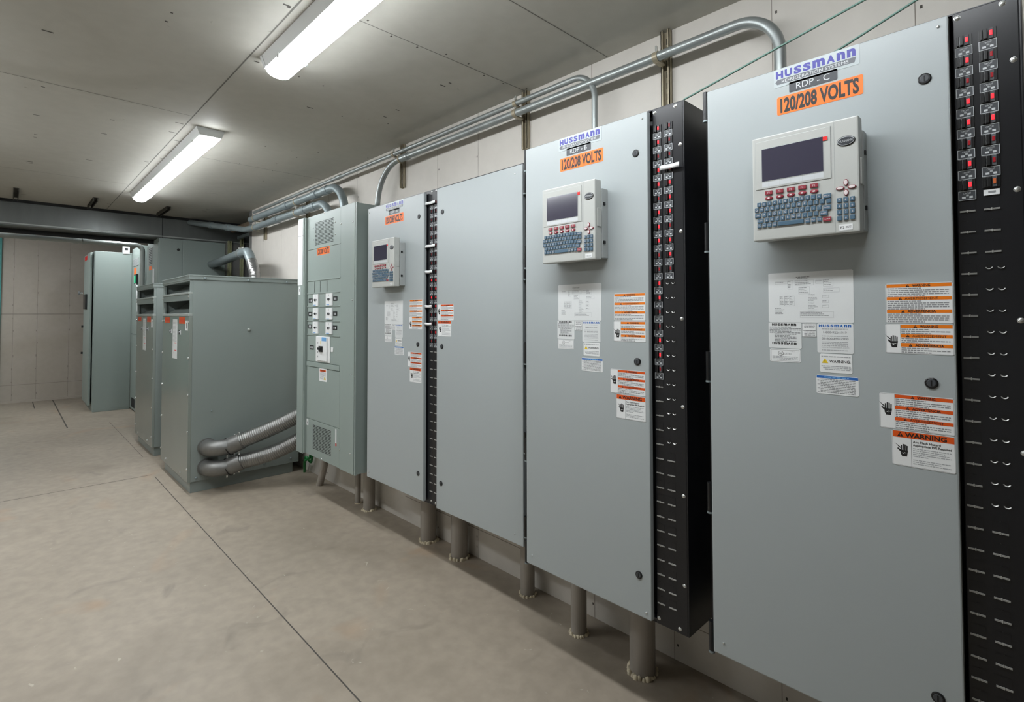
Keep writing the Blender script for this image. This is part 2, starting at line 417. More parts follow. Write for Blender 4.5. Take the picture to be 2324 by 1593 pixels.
# ================================================================== CEILING LIGHTS
def ceiling_light(loc, label, Lh=1.32):
    root = empty('ceiling_light', label, 'ceiling light', loc, 'ceiling lights')
    h = MB()
    h.prismx([(-0.085, 0), (0.085, 0), (0.064, -0.050), (-0.064, -0.050)], -Lh, Lh, 'lampw')
    h.build('housing', root)
    d = MB(); n = 10; prof = [(-0.061, -0.0505)]+[(-0.061*math.cos(math.pi*i/n), -0.0525-0.034*math.sin(math.pi*i/n)) for i in range(1, n)]+[(0.061, -0.0505)]
    d.prismx(prof, -Lh+0.004, Lh-0.004, 'lens'); d.build('diffuser', root)
    for sx in (-1, 1):
        ec = MB(); ec.prismx([(-0.087, 0), (0.087, 0), (0.066, -0.053), (-0.066, -0.053)], sx*(Lh-0.02), sx*(Lh+0.005), 'lampw')
        ec.build('end_cap', root)
    for sx in (-1, 1):
        for sy in (-1, 1):
            MB().box(sx*Lh*0.86-0.012, sx*Lh*0.86+0.012, sy*0.066-0.003, sy*0.066+0.003, -0.062, -0.044, 'screw').build('clip', root)
    return root
ceiling_light((-1.35, 0.955, ZC), 'white strip ceiling light nearest the camera, cut by the top edge')
ceiling_light((-5.28, 0.975, ZC), 'white strip ceiling light further back, above the transformers')
ceiling_light((-9.55, 1.18, 2.95), 'white strip ceiling light in the far room, hidden by the header', 0.62)
ceiling_light((-4.2, -0.60, ZC), 'white strip ceiling light of a second row, left of the frame')
ceiling_light((-10.2, -0.55, 2.95), 'added strip light in the far room, unseen behind the header, brightening the far wall')  # added fill light out of view, brightens the left of the far wall
#LIGHTS_END

# ================================================================== LABELS (built once, placed many times)
FL = -0.0006
def sheet(w_, h_, m='white', border=None):
    b = MB(); r = min(0.003, h_*0.06)
    b.prism([(r, 0), (w_-r, 0), (w_, -r), (w_, -h_+r), (w_-r, -h_), (r, -h_), (0, -h_+r), (0, -r)], FL, 0, m)
    if border: b.frame(0.0012, w_-0.0012, -h_+0.0012, -0.0012, 0.0006, FL-0.0002, border)
    return b
Y1 = FL-0.0002; Y2 = FL-0.0004
def tri(b, x, z, h, m, m2):
    b.add([(x-h*0.58, Y2, z), (x+h*0.58, Y2, z), (x, Y2, z+h)], [(0, 1, 2)], m)
    b.rect(x-h*0.05, x+h*0.05, z+h*0.32, z+h*0.7, Y2-0.0002, m2); b.rect(x-h*0.05, x+h*0.05, z+h*0.12, z+h*0.22, Y2-0.0002, m2)
def hand(b, x, z, h, m='ink'):
    """electric shock pictogram: open hand, cuff and lightning arrow"""
    k = h
    for i, (dx, hh) in enumerate([(-0.16, 0.28), (-0.05, 0.36), (0.06, 0.34), (0.17, 0.26)]):
        b.add([(x+(dx-0.04)*k, Y1, z+0.35*k), (x+(dx+0.04)*k, Y1, z+0.35*k), (x+(dx+0.055)*k, Y1, z+(0.5+hh)*k), (x+(dx-0.02)*k, Y1, z+(0.53+hh)*k)], [(0, 1, 2, 3)], m)
    b.add([(x-0.2*k, Y1, z+0.2*k), (x-0.12*k, Y1, z), (x+0.17*k, Y1, z), (x+0.24*k, Y1, z+0.45*k), (x-0.2*k, Y1, z+0.45*k)], [(0, 1, 2, 3, 4)], m)
    b.add([(x-0.2*k, Y1, z+0.3*k), (x-0.4*k, Y1, z+0.52*k), (x-0.34*k, Y1, z+0.58*k), (x-0.16*k, Y1, z+0.45*k)], [(0, 1, 2, 3)], m)
    b.add([(x-0.55*k, Y1, z+0.93*k), (x-0.22*k, Y1, z+0.66*k), (x-0.27*k, Y1, z+0.60*k)], [(2, 1, 0)][::1], m)
    b.add([(x-0.27*k, Y1, z+0.60*k), (x-0.22*k, Y1, z+0.66*k), (x-0.12*k, Y1, z+0.52*k)], [(2, 1, 0)], m)
    b.add([(x-0.14*k, Y2, z+0.24*k), (x+0.02*k, Y2, z+0.17*k), (x+0.0*k, Y2, z+0.24*k), (x+0.16*k, Y2, z+0.24*k), (x+0.02*k, Y2, z+0.30*k), (x+0.04*k, Y2, z+0.25*k)], [(0, 1, 2, 3, 4, 5)], 'white')
def warning3(w_, h_, heads, picto, ms, xo=0.0, seed=1, n=6):
    b = sheet(w_, h_, 'white', 'ink2'); x0 = 0.0025
    if picto:
        x0 = picto; hand(b, picto*0.55, -h_*0.80 if h_ < .08 else -h_*0.62, min(h_*0.58, picto*1.1)); b.rect(picto-0.0006, picto, -h_+0.002, -0.002, Y1, 'ink')
    H = (h_-0.004)/3; bh = min(0.0085, H*0.36)
    for k, t in enumerate(heads):
        zt = -0.002-k*H
        b.rect(x0, w_-0.0025, zt-bh, zt, Y1, ms)
        tw = len(t)*bh*0.62; cx = (x0+w_)/2
        b.text(t, cx+bh*0.6, zt-bh*0.85, Y2, bh*0.72, 'ink', bold=0.03, just='C', width=tw)
        tri(b, cx-tw/2-bh*0.5, zt-bh*0.9, bh*0.8, 'ink', ms)
        nn = max(2, int((H-bh)/0.0047)); st = (H-bh)/nn
        for i in range(nn):
            b.words(x0+0.0015, w_-0.004, zt-bh-st*(i+0.85), st*0.48, Y1, 'ink2', seed*97+k*11+i, 0.55 if i == 0 else 0.97 if i < nn-1 else 0.6)
    return b.mesh('warning_label')
ME = {}
HD1 = ['WARNING', 'AVERTISSEMENT', 'ADVERTENCIA']; HD2 = ['WARNING', 'ADVERTENCIA', 'AVERTISSEMENT']
ME['w1'] = warning3(0.138, 0.104, HD1, 0, 'orange', seed=1)
ME['w2'] = warning3(0.140, 0.077, HD1, 0.033, 'orange', seed=2)
ME['w3'] = warning3(0.154, 0.092, HD2, 0.034, 'orange2', seed=3)
b = sheet(0.128, 0.091, 'white', 'ink2')
b.rect(0.002, 0.126, -0.018, -0.002, Y1, 'orange2'); b.text('WARNING', 0.070, -0.0155, Y2, 0.0115, 'ink', bold=0.03, just='C', width=0.084); tri(b, 0.018, -0.016, 0.012, 'ink', 'orange2')
b.rect(0.0405, 0.0412, -0.089, -0.018, Y1, 'ink'); hand(b, 0.025, -0.066, 0.036)
b.text('Arc Flash Hazard', 0.044, -0.0285, Y1, 0.0058, 'ink', bold=0.02, width=0.056)
b.text('Appropriate PPE Required', 0.044, -0.0365, Y1, 0.0058, 'ink', bold=0.02, width=0.077)
for i in range(9):
    if i in (5,): continue
    b.words(0.044, 0.124, -0.044-i*0.0048, 0.0023, Y1, 'ink3', 50+i, (0.97, 0.8, 0.9, 0.95, 0.4, 0, 0.93, 0.7, 0.95)[i])
ME['w4'] = b.mesh('warning_label')
# wiring diagram sheet
b = sheet(0.224, 0.149, 'offw')
R = random.Random(8)
for (x0, x1, z0, z1) in [(0.02, 0.055, -0.034, -0.026), (0.055, 0.07, -0.05, -0.024), (0.075, 0.125, -0.040, -0.024), (0.085, 0.115, -0.065, -0.044), (0.13, 0.15, -0.036, -0.026), (0.15, 0.175, -0.045, -0.024), (0.032, 0.046, -0.10, -0.070), (0.046, 0.06, -0.10, -0.070), (0.06, 0.073, -0.10, -0.070), (0.088, 0.175, -0.135, -0.117), (0.147, 0.163, -0.078, -0.070), (0.147, 0.163, -0.092, -0.084), (0.147, 0.163, -0.106, -0.098), (0.15, 0.19, -0.062, -0.050)]:
    b.frame(x0, x1, z0, z1, 0.0005, Y1, 'ink3')
    nz = max(1, int((z1-z0)/0.005))
    for i in range(nz): b.words(x0+0.001, x1-0.001, z1-0.0035-i*0.0045, 0.0015, Y1, 'ink2', R.randint(0, 999), R.uniform(.5, .95))
b.words(0.078, 0.115, -0.016, 0.0022, Y1, 'ink2', 3); b.words(0.082, 0.11, -0.020, 0.0018, Y1, 'ink2', 4)
for i in range(12): b.words(0.11, 0.135, -0.068-i*0.0045, 0.0016, Y1, 'ink3', 200+i, R.uniform(.5, 1))
for i in range(5): b.words(0.018, 0.048, -0.108-i*0.004, 0.0016, Y1, 'ink2', 300+i, R.uniform(.6, 1))
ME['diagram'] = b.mesh('wiring_diagram')
def huss(b, x, z, w_, h, m, y=Y1): b.text('HUSSmAnn', x, z, y, h, m, width=w_, bold=0.055, norm=True)
b = sheet(0.092, 0.077, 'offw')
huss(b, 0.010, -0.0095, 0.068, 0.007, 'ink'); huss(b, 0.010, -0.066, 0.068, 0.007, 'ink')
for i in range(11): b.words(0.003+(i > 4)*0.014, 0.09-(i > 4)*0.012, -0.0145-i*0.0042, 0.0024, Y1, 'ink2', 400+i, 1 if i % 3 else .7)
ME['hinfo'] = b.mesh('information_label')
b = sheet(0.085, 0.039, 'white'); b.frame(0.003, 0.082, -0.036, -0.003, 0.0005, Y1, 'ink')
b.disc(0.031, -0.0135, Y1-0.0001, Y1, 0.0075, 0.0075, 'ink'); b.disc(0.031, -0.0135, Y2-0.0002, Y2, 0.0065, 0.0065, 'white'); b.text('UL', 0.031, -0.0165, Y2-0.0004, 0.006, 'ink', just='C')
b.text('LISTED', 0.042, -0.016, Y1, 0.0045, 'ink2'); b.text('TYPE 1', 0.058, -0.008, Y1, 0.003, 'ink3')
for i in range(3): b.words(0.007, 0.078, -0.024-i*0.0042, 0.0022, Y1, 'ink3', 500+i)
ME['ul'] = b.mesh('listing_label')
b = sheet(0.038, 0.040, 'white', 'ink')
b.rect(0.001, 0.037, -0.022, -0.021, Y1, 'ink')
for i in range(8): b.words(0.006, 0.034, -0.006-i*0.0042, 0.0021, Y1, 'ink2', 600+i, 1 if i != 3 else 0)
ME['small'] = b.mesh('rating_label')
b = sheet(0.090, 0.084, 'offw'); huss(b, 0.005, -0.0105, 0.080, 0.0075, 'blue')
b.text('1-800-922-1919', 0.045, -0.028, Y1, 0.0062, 'ink2', just='C', width=0.058, bold=0.015)
b.text('01-800-890-2900', 0.045, -0.046, Y1, 0.0062, 'ink2', just='C', width=0.066, bold=0.015)
b.text('www.hussmann.com', 0.045, -0.070, Y1, 0.0055, 'ink3', just='C', width=0.068)
for z in (-0.016, -0.036, -0.053, -0.058, -0.063, -0.076): b.words(0.012, 0.08, z-0.001, 0.0022, Y1, 'ink3', int(-z*9999), 0.95)
ME['hphone'] = b.mesh('information_label')
b = sheet(0.080, 0.053, 'white')
tri(b, 0.013, -0.0265, 0.014, 'yellow', 'ink'); b.text('WARNING:', 0.024, -0.0245, Y1, 0.0078, 'ink', width=0.052, bold=0.02)
b.words(0.004, 0.076, -0.009, 0.0028, Y1, 'ink3', 1)
for i in range(3): b.words(0.004+i*0.004, 0.077, -0.036-i*0.0045, 0.0026, Y1, 'ink3', 700+i)
ME['prop'] = b.mesh('warning_label')
b = sheet(0.104, 0.053, 'white'); b.rect(0.001, 0.103, -0.0085, -0.0015, Y1, 'blue'); b.words(0.02, 0.082, -0.0068, 0.0034, Y2, 'lblue', 3)
b.rect(0.0095, 0.010, -0.051, -0.0085, Y1, 'ink3')
for i in range(9): b.words(0.011, 0.101, -0.0128-i*0.0045, 0.0022, Y1, 'ink2', 800+i, 0.95)
for i in range(4): b.words(0.003, 0.009, -0.016-i*0.011, 0.002, Y1, 'ink3', 820+i)
ME['notice'] = b.mesh('notice_label')
b = sheet(0.223, 0.055, 'voltor'); b.text('120/208 VOLTS', 0.1115, -0.0475, Y1, 0.0415, 'ink', width=0.204, bold=0.04, just='C')
ME['volt'] = b.mesh('voltage_label')
b = sheet(0.224, 0.056, 'clear')
huss(b, 0.006, -0.030, 0.209, 0.023, 'logo')
b.prism([(0.004, -0.041), (0.010, -0.033), (0.216, -0.033), (0.212, -0.048), (0.010, -0.048)], Y1, FL, 'logob'); b.text('REFRIGERATION SYSTEMS', 0.110, -0.0455, Y2, 0.010, 'silver', width=0.175, just='C')
ME['brand'] = b.mesh('brand_label')
for L in 'ABC':
    b = sheet(0.127, 0.031, 'plate'); b.text('RDP - '+L, 0.0635, -0.0245, Y1, 0.019, 'silver', width=0.088, just='C'); ME['plate'+L] = b.mesh('name_plate')

# ================================================================== HUSSMANN DISTRIBUTION CABINETS
def lock_mesh():
    b = MB(); b.disc(0, 0, -0.0035, 0, 0.0140, 0.0140, 'blackd', 24); b.disc(0, 0, -0.0045, -0.003, 0.0098, 0.0098, 'tag', 20); b.box(-0.0012, 0.0012, -0.0055, -0.004, -0.007, 0.007, 'blackd'); return b.mesh('lock')
ME['lock'] = lock_mesh()
b = MB(); b.disc(0, 0, -0.0025, 0, 0.0055, 0.0058, 'screw', 10, 0.0015); b.disc(0, 0, -0.0006, 0, 0.0068, 0.0068, 'screw', 14); ME['screw'] = b.mesh('screw')
b = MB(); b.disc(0, 0, -0.003, 0, 0.0035, 0.0035, 'screw', 10, 0.001); ME['pin'] = b.mesh('pin')
b = MB(); b.disc(0, 0, -0.004, 0, 0.010, 0.011, 'screw', 10, 0.003); ME['bolt'] = b.mesh('screw')
b = MB()      # circuit breaker front seen through its window
b.box(-0.016, 0.016, -0.002, 0.004, -0.0135, 0.0135, 'blackd', 0.0006)
b.box(-0.0125, -0.0085, -0.007, -0.002, -0.012, 0.012, 'blackd', 0.0006); b.box(-0.0068, 0.0, -0.009, -0.002, -0.012, 0.012, 'blackd', 0.001)
b.rect(-0.0079, -0.0073, -0.012, 0.012, -0.0024, 'silver')
b.box(0.002, 0.0105, -0.0045, -0.002, -0.0125, 0.0125, 'window', 0.0006)
ME['breaker'] = b.mesh('circuit_breaker')
b = MB(); b.box(-0.0028, 0.0028, -0.0065, -0.0045, -0.0055, 0.0065, 'red', 0.001); ME['lamp'] = b.mesh('indicator_light')
b = MB(); b.box(-0.0026, 0.0026, -0.0062, -0.0045, -0.0055, 0.0065, 'redoff', 0.001); ME['lampd'] = b.mesh('indicator_light')
b = MB(); b.box(-0.0028, 0.0028, -0.0062, -0.0045, -0.006, 0.007, 'amber', 0.001); ME['lampa'] = b.mesh('indicator_light')
b = MB(); b.box(-0.0165, 0.0165, -0.0022, 0, -0.0115, 0.0115, 'tag', 0.0003); b.frame(-0.0165, 0.0165, -0.0115, 0.0115, 0.0011, -0.0026, 'silver')
b.text('CIRCUIT', 0, 0.0035, -0.0026, 0.0042, 'silver', just='C', width=0.015)
for x0, x1 in ((-0.010, -0.003), (0.004, 0.0105)): b.words(x0, x1, -0.0072, 0.005, -0.0026, 'silver', int(x1*9e4)); b.words(-0.002, 0.003, -0.002, 0.004, -0.0026, 'silver', 5)
ME['tag'] = b.mesh('circuit_tag')

PITCH = 0.0518
def hinge(parent, x, y0, y1, z):
    b = MB(); b.tube([(x, y0-0.004, z-0.05), (x, y0-0.004, z+0.05)], 0.009, 'blackd', 12); b.box(x-0.002, x+0.012, y0-0.004, y1, z-0.045, z+0.045, 'blackd', 0.002)
    b.tube([(x, y0-0.004, z-0.052), (x, y0-0.004, z-0.046)], 0.010, 'galvd', 12)
    return b.build('hinge', parent)
def dead_front(root, x0, x1, yf, cols, zt, zb, rows_pairs, screws, row0):
    """black breaker cover: plate with pressed knockouts; cols = ([x centre, n breakers], ...)"""
    b = MB(); b.box(x0, x1, yf, yf+0.012, zb, zt, 'black', 0.002)
    for ci, (cx, nb) in enumerate(cols):
        for r in range(34):
            z = row0-PITCH*r
            if r < nb: continue
            if ci == 1 and rows_pairs and 11 <= r <= 22:
                for dx in (-0.008, 0.0135):
                    n = 12; a = [(cx+dx+0.0068*math.cos(2*math.pi*i/n), z+0.003+0.0068*math.sin(2*math.pi*i/n)) for i in range(n)]
                    b.add([(p[0], yf-0.0010, p[1]) for p in a], [tuple(range(n))], 'blackd')
                    arc = [(cx+dx+0.0072*math.cos(t), z+0.003+0.0072*math.sin(t)) for t in [math.pi*(1.08+0.84*i/8) for i in range(9)]]
                    arc2 = [(cx+dx+0.0046*math.cos(t), z+0.0022+0.0046*math.sin(t)) for t in [math.pi*(1.08+0.84*i/8) for i in range(9)]]
                    vs = [(p[0], yf-0.0030, p[1]) for p in arc]+[(p[0], yf-0.0012, p[1]) for p in arc2]
                    b.add(vs, [(i, i+1, i+10, i+9) for i in range(8)], 'lipedge')
                continue
            w2 = 0.0145; zc_ = z
            b.rect(cx-w2, cx+w2, zc_-0.0125, zc_+0.0135, yf-0.0004, 'blackd')
            b.rect(cx-w2+0.0012, cx+w2-0.0012, zc_-0.011, zc_+0.012, yf-0.0008, 'black')
            for (za, zb_) in ((-0.0155, -0.0141), (-0.0132, -0.0118)):
                b.box(cx-w2, cx-0.0012, yf-0.0032, yf, zc_+za, zc_+zb_, 'lipedge'); b.box(cx+0.0012, cx+w2, yf-0.0032, yf, zc_+za, zc_+zb_, 'lipedge')
            b.box(cx-0.0018, cx+0.0006, yf-0.0034, yf, zc_-0.0165, zc_-0.0105, 'lipedge')
            b.disc(cx, zc_+0.0125, yf-0.0012, yf, 0.0016, 0.0016, 'blackd', 8)
    p = b.build('breaker_cover', root)
    for (sx, sz) in screws: place(ME['screw'], 'screw', root, (sx, yf, sz))
    R = random.Random(int(abs(x0)*100))
    for ci, (cx, nb) in enumerate(cols):
        for r in range(nb):
            z = row0-PITCH*r
            q = place(ME['breaker'], 'circuit_breaker', root, (cx, yf-0.0008, z))
            k = 'lamp' if R.random() < 0.62 else 'lampd'
            if nb == 17: k = 'lamp' if (ci, r) in ((0, 9), (0, 11), (1, 9), (1, 10), (1, 11), (1, 12), (1, 15)) else 'lampd'
            if ci == 1 and nb == 8 and r == 7: k = 'lampa'
            place(ME[k], 'indicator_light', q, (0.0062, 0, 0))
            if k == 'lampa':
                wt = MB(); wt.box(-0.0145, 0.0145, -0.0025, 0, -0.008, 0.006, 'white', 0.0005); wt.words(-0.006, 0.008, -0.003, 0.005, -0.0027, 'ink2', 9)
                wt.build('white_circuit_tag', root, (cx, yf-0.0008, z-0.0240)); continue
            place(ME['tag'], 'circuit_tag', root, (cx, yf-0.0008, z-0.0262))
    return p
def body(root, x0, x1, y0, y1, z0, z1):
    b = MB(); t = 0.004
    b.box(x0, x0+t, y0, y1, z0, z1, 'black'); b.box(x1-t, x1, y0, y1, z0, z1, 'black', 0.001)
    b.box(x0+t, x1-t, y0, y1, z0, z0+t, 'black'); b.box(x0+t, x1-t, y0, y1, z1-t, z1, 'black'); b.box(x0+t, x1-t, y1-t, y1, z0+t, z1-t, 'black')
    b.box(x1-0.02, x1-t, y0, y0+t, z0+t, z1-t, 'black'); b.box(x0+t, x1-t, y0+0.001, y0+0.02, z0+t, z0+0.015, 'black')
    b.rect(x0+0.005, x1-0.14, z0+0.01, z1-0.01, y0+0.04, 'dark')
    b.box(x0+0.03, x1-0.01, y0+0.06, y1-0.02, z1, z1+0.004, 'galvd')
    return b.build('enclosure_box', root)
def door(root, x0, x1, y, z0, z1):
    b = MB(); b.box(x0, x1, y, y+0.022, z0, z1, 'door', 0.0035); return b.build('door', root)
def stick(d, key, name, x, z, y):
    o = place(ME[key], name, d, (x, y-0.0001, z)); return o

ZT, ZB = 2.249, 0.395
def rdp(x, label, letter, ncol1, ncol2, dy=0.0):
    """single door cabinet; x = left edge of door"""
    root = empty('distribution_cabinet', label, 'electrical cabinet', (x, 1.9, ZB), 'refrigeration distribution cabinets')
    org = root.location
    g = lambda p: None
    L = lambda X: X            # local x from the door's left edge
    yD = 1.68-1.9; z0 = 0.0; z1 = ZT-ZB; zt = lambda q: q+z1
    body(root, -0.016, 0.757, yD+0.028, 0.208, -0.012, z1+0.012)
    d = door(root, 0, 0.626, yD, z0, z1)
    for (lx, lz) in ((0.577, -0.146), (0.577, -0.924), (0.576, -1.705)): place(ME['lock'], 'lock', d, (lx, yD, zt(lz)))
    for (lx, lz) in ((0.034, -1.812), (0.606, -0.022), (0.606, -1.83)): place(ME['pin'], 'pin', d, (lx, yD, zt(lz)))
    for zh in (-0.045, -0.49, -0.925, -1.36, -1.815): hinge(root, -0.012, yD+0.018, yD+0.04, zt(zh))
    k = [('brand', 'brand_label', 0.213, 0.008), ('plate'+letter, 'name_plate', 0.256, -0.0515), ('volt', 'voltage_label', 0.221, -0.088), ('diagram', 'wiring_diagram', 0.188, -0.625), ('hinfo', 'information_label', 0.187, -0.775), ('ul', 'listing_label', 0.190, -0.854), ('small', 'rating_label', 0.2805, -0.776), ('hphone', 'information_label', 0.320, -0.776), ('prop', 'warning_label', 0.326, -0.8625), ('notice', 'notice_label', 0.316, -0.924), ('w1', 'warning_label', 0.485, -0.6695), ('w2', 'warning_label', 0.483, -0.7755), ('w3', 'warning_label', 0.4665, -0.959), ('w4', 'warning_label', 0.4925, -1.053)]
    off = dy
    for key, nm, lx, lz in k:
        if key == 'brand': lz = -0.001
        if off and key not in ('volt', 'brand', 'plate'+letter) and lx > 0.44: lx -= 0.010
        if off and key == 'diagram': lx += 0.004
        if off and key in ('volt', 'brand', 'plate'+letter): lx -= 0.015
        stick(d, key, nm, lx, zt(lz), yD)
    yf = yD+0.030
    scr = [(0.641, zt(-0.004+0.0)), (0.724, zt(-0.002))] + [(0.741, zt(-0.145-0.31*i)) for i in range(6)] + [(0.641, zt(-1.846)), (0.722, zt(-1.850))]
    dead_front(root, 0.632, 0.752, yf-0.003, ((0.652+0.0, ncol1), (0.6965, ncol2)), zt(0.010), zt(-1.866), True, scr, zt(2.182-ZT))
    return root
cabC = rdp(-0.785, 'grey refrigeration panel marked RDP-C, nearest the camera, black breaker strip at frame edge', 'C', 8, 8)
cabB = rdp(-1.640, 'grey refrigeration panel marked RDP-B with tall black breaker strip on its right', 'B', 18, 11, 1)
# double cabinet RDP-A
root = empty('distribution_cabinet', 'wide two-door grey refrigeration panel marked RDP-A, narrow breaker strip between doors', 'electrical cabinet', (-3.298, 1.95, 0.384), 'refrigeration distribution cabinets')
yD = 1.80-1.95; Z = 1.855; zt = lambda q: q+Z
body(root, -0.014, 1.535, yD+0.028, 0.158, -0.012, Z+0.014)
d = door(root, 0, 0.677, yD, 0, Z)
for (lx, lz) in ((0.626, -0.139), (0.618, -0.920), (0.625, -1.699)): place(ME['lock'], 'lock', d, (lx, yD, zt(lz)))
place(ME['pin'], 'pin', d, (0.02, yD, zt(-0.03))); place(ME['pin'], 'pin', d, (0.03, yD, zt(-1.82)))
for key, nm, lx, lz in [('brand', 'brand_label', 0.232, -0.001), ('plateA', 'name_plate', 0.276, -0.050), ('volt', 'voltage_label', 0.228, -0.086), ('diagram', 'wiring_diagram', 0.226, -0.650), ('hinfo', 'information_label', 0.228, -0.799), ('ul', 'listing_label', 0.231, -0.878), ('small', 'rating_label', 0.3205, -0.800), ('hphone', 'information_label', 0.359, -0.800), ('prop', 'warning_label', 0.362, -0.885), ('notice', 'notice_label', 0.355, -0.942), ('w1', 'warning_label', 0.527, -0.646), ('w2', 'warning_label', 0.522, -0.751), ('w3', 'warning_label', 0.506, -0.970), ('w4', 'warning_label', 0.530, -1.064)]:
    stick(d, key, nm, lx, zt(lz), yD)
d2 = door(root, 0.811, 1.519, yD, -0.004, Z)
for (lx, lz) in ((0.866, -0.144), (0.862, -0.923), (0.857, -1.706)): place(ME['lock'], 'lock', d2, (lx, yD, zt(lz)))
place(ME['pin'], 'pin', d2, (1.460, yD, zt(-1.811))); place(ME['pin'], 'pin', d2, (1.467, yD, zt(-0.04)))
stick(d2, 'w3', 'warning_label', 0.819, zt(-0.680), yD); stick(d2, 'w4', 'warning_label', 0.823, zt(-0.773), yD)
for zh in (-0.10, -0.52, -0.93, -1.36, -1.76): hinge(root, 1.529, yD+0.012, yD+0.04, zt(zh))
scr = [(0.722, zt(0.002)), (0.764, zt(0.004)), (0.722, zt(-1.846)), (0.764, zt(-1.85))]
dead_front(root, 0.664, 0.807, yD+0.028, ((0.7225, 17), (0.766, 17)), zt(0.012), zt(-1.862), False, scr, zt(2.172-2.239))
cabA = root

# tape flags stuck over breakers
def tape(w_, label, x, y, z, rot=0.0, grp='white tape flags on the RDP-A breaker strip'):
    b = MB(); n = 6
    vs = []
    for i in range(n+1):
        t = i/n; yy_ = -0.0075-0.0012*math.sin(t*math.pi*2.3)-0.002*t*t
        vs += [(t*w_, yy_, 0.0075+0.001*math.sin(t*9)), (t*w_, yy_, -0.0085+0.001*math.sin(t*9))]
    m = len(vs); vs += [(p[0], p[1]+0.0012, p[2]) for p in vs]
    fs = [(2*i, 2*i+1, 2*i+3, 2*i+2) for i in range(n)]+[(m+2*i+2, m+2*i+3, m+2*i+1, m+2*i) for i in range(n)]
    fs += [(2*i, 2*i+2, m+2*i+2, m+2*i) for i in range(n)]+[(2*i+3, 2*i+1, m+2*i+1, m+2*i+3) for i in range(n)]+[(0, m, m+1, 1), (2*n, 2*n+1, m+2*n+1, m+2*n)]
    b.add(vs, fs, 'tape', True)
    o = b.build('tape_flag', None, (x, y, z)); o.rotation_euler.y = rot; tag(o, label, 'tape', grp)
tape(0.078, 'white tape flag across the right breaker column of RDP-B', -0.972, 1.699, 2.030, 0, 'white tape flags on breaker strips')
tape(0.105, 'white tape flag at the very top of the RDP-A breaker strip', -2.619, 1.815, 2.171, 0, 'white tape flags on breaker strips')
tape(0.105, 'second white tape flag down the RDP-A breaker strip', -2.619, 1.815, 1.911, 0, 'white tape flags on breaker strips')
tape(0.080, 'third white tape flag down, short, mid RDP-A breaker strip', -2.622, 1.815, 1.757, 0, 'white tape flags on breaker strips')
tape(0.078, 'fourth white tape flag down, beside the RDP-A door warning labels', -2.624, 1.815, 1.549, 0, 'white tape flags on breaker strips')
tape(0.078, 'lowest white tape flag on the RDP-A breaker strip', -2.625, 1.815, 1.444, 0, 'white tape flags on breaker strips')

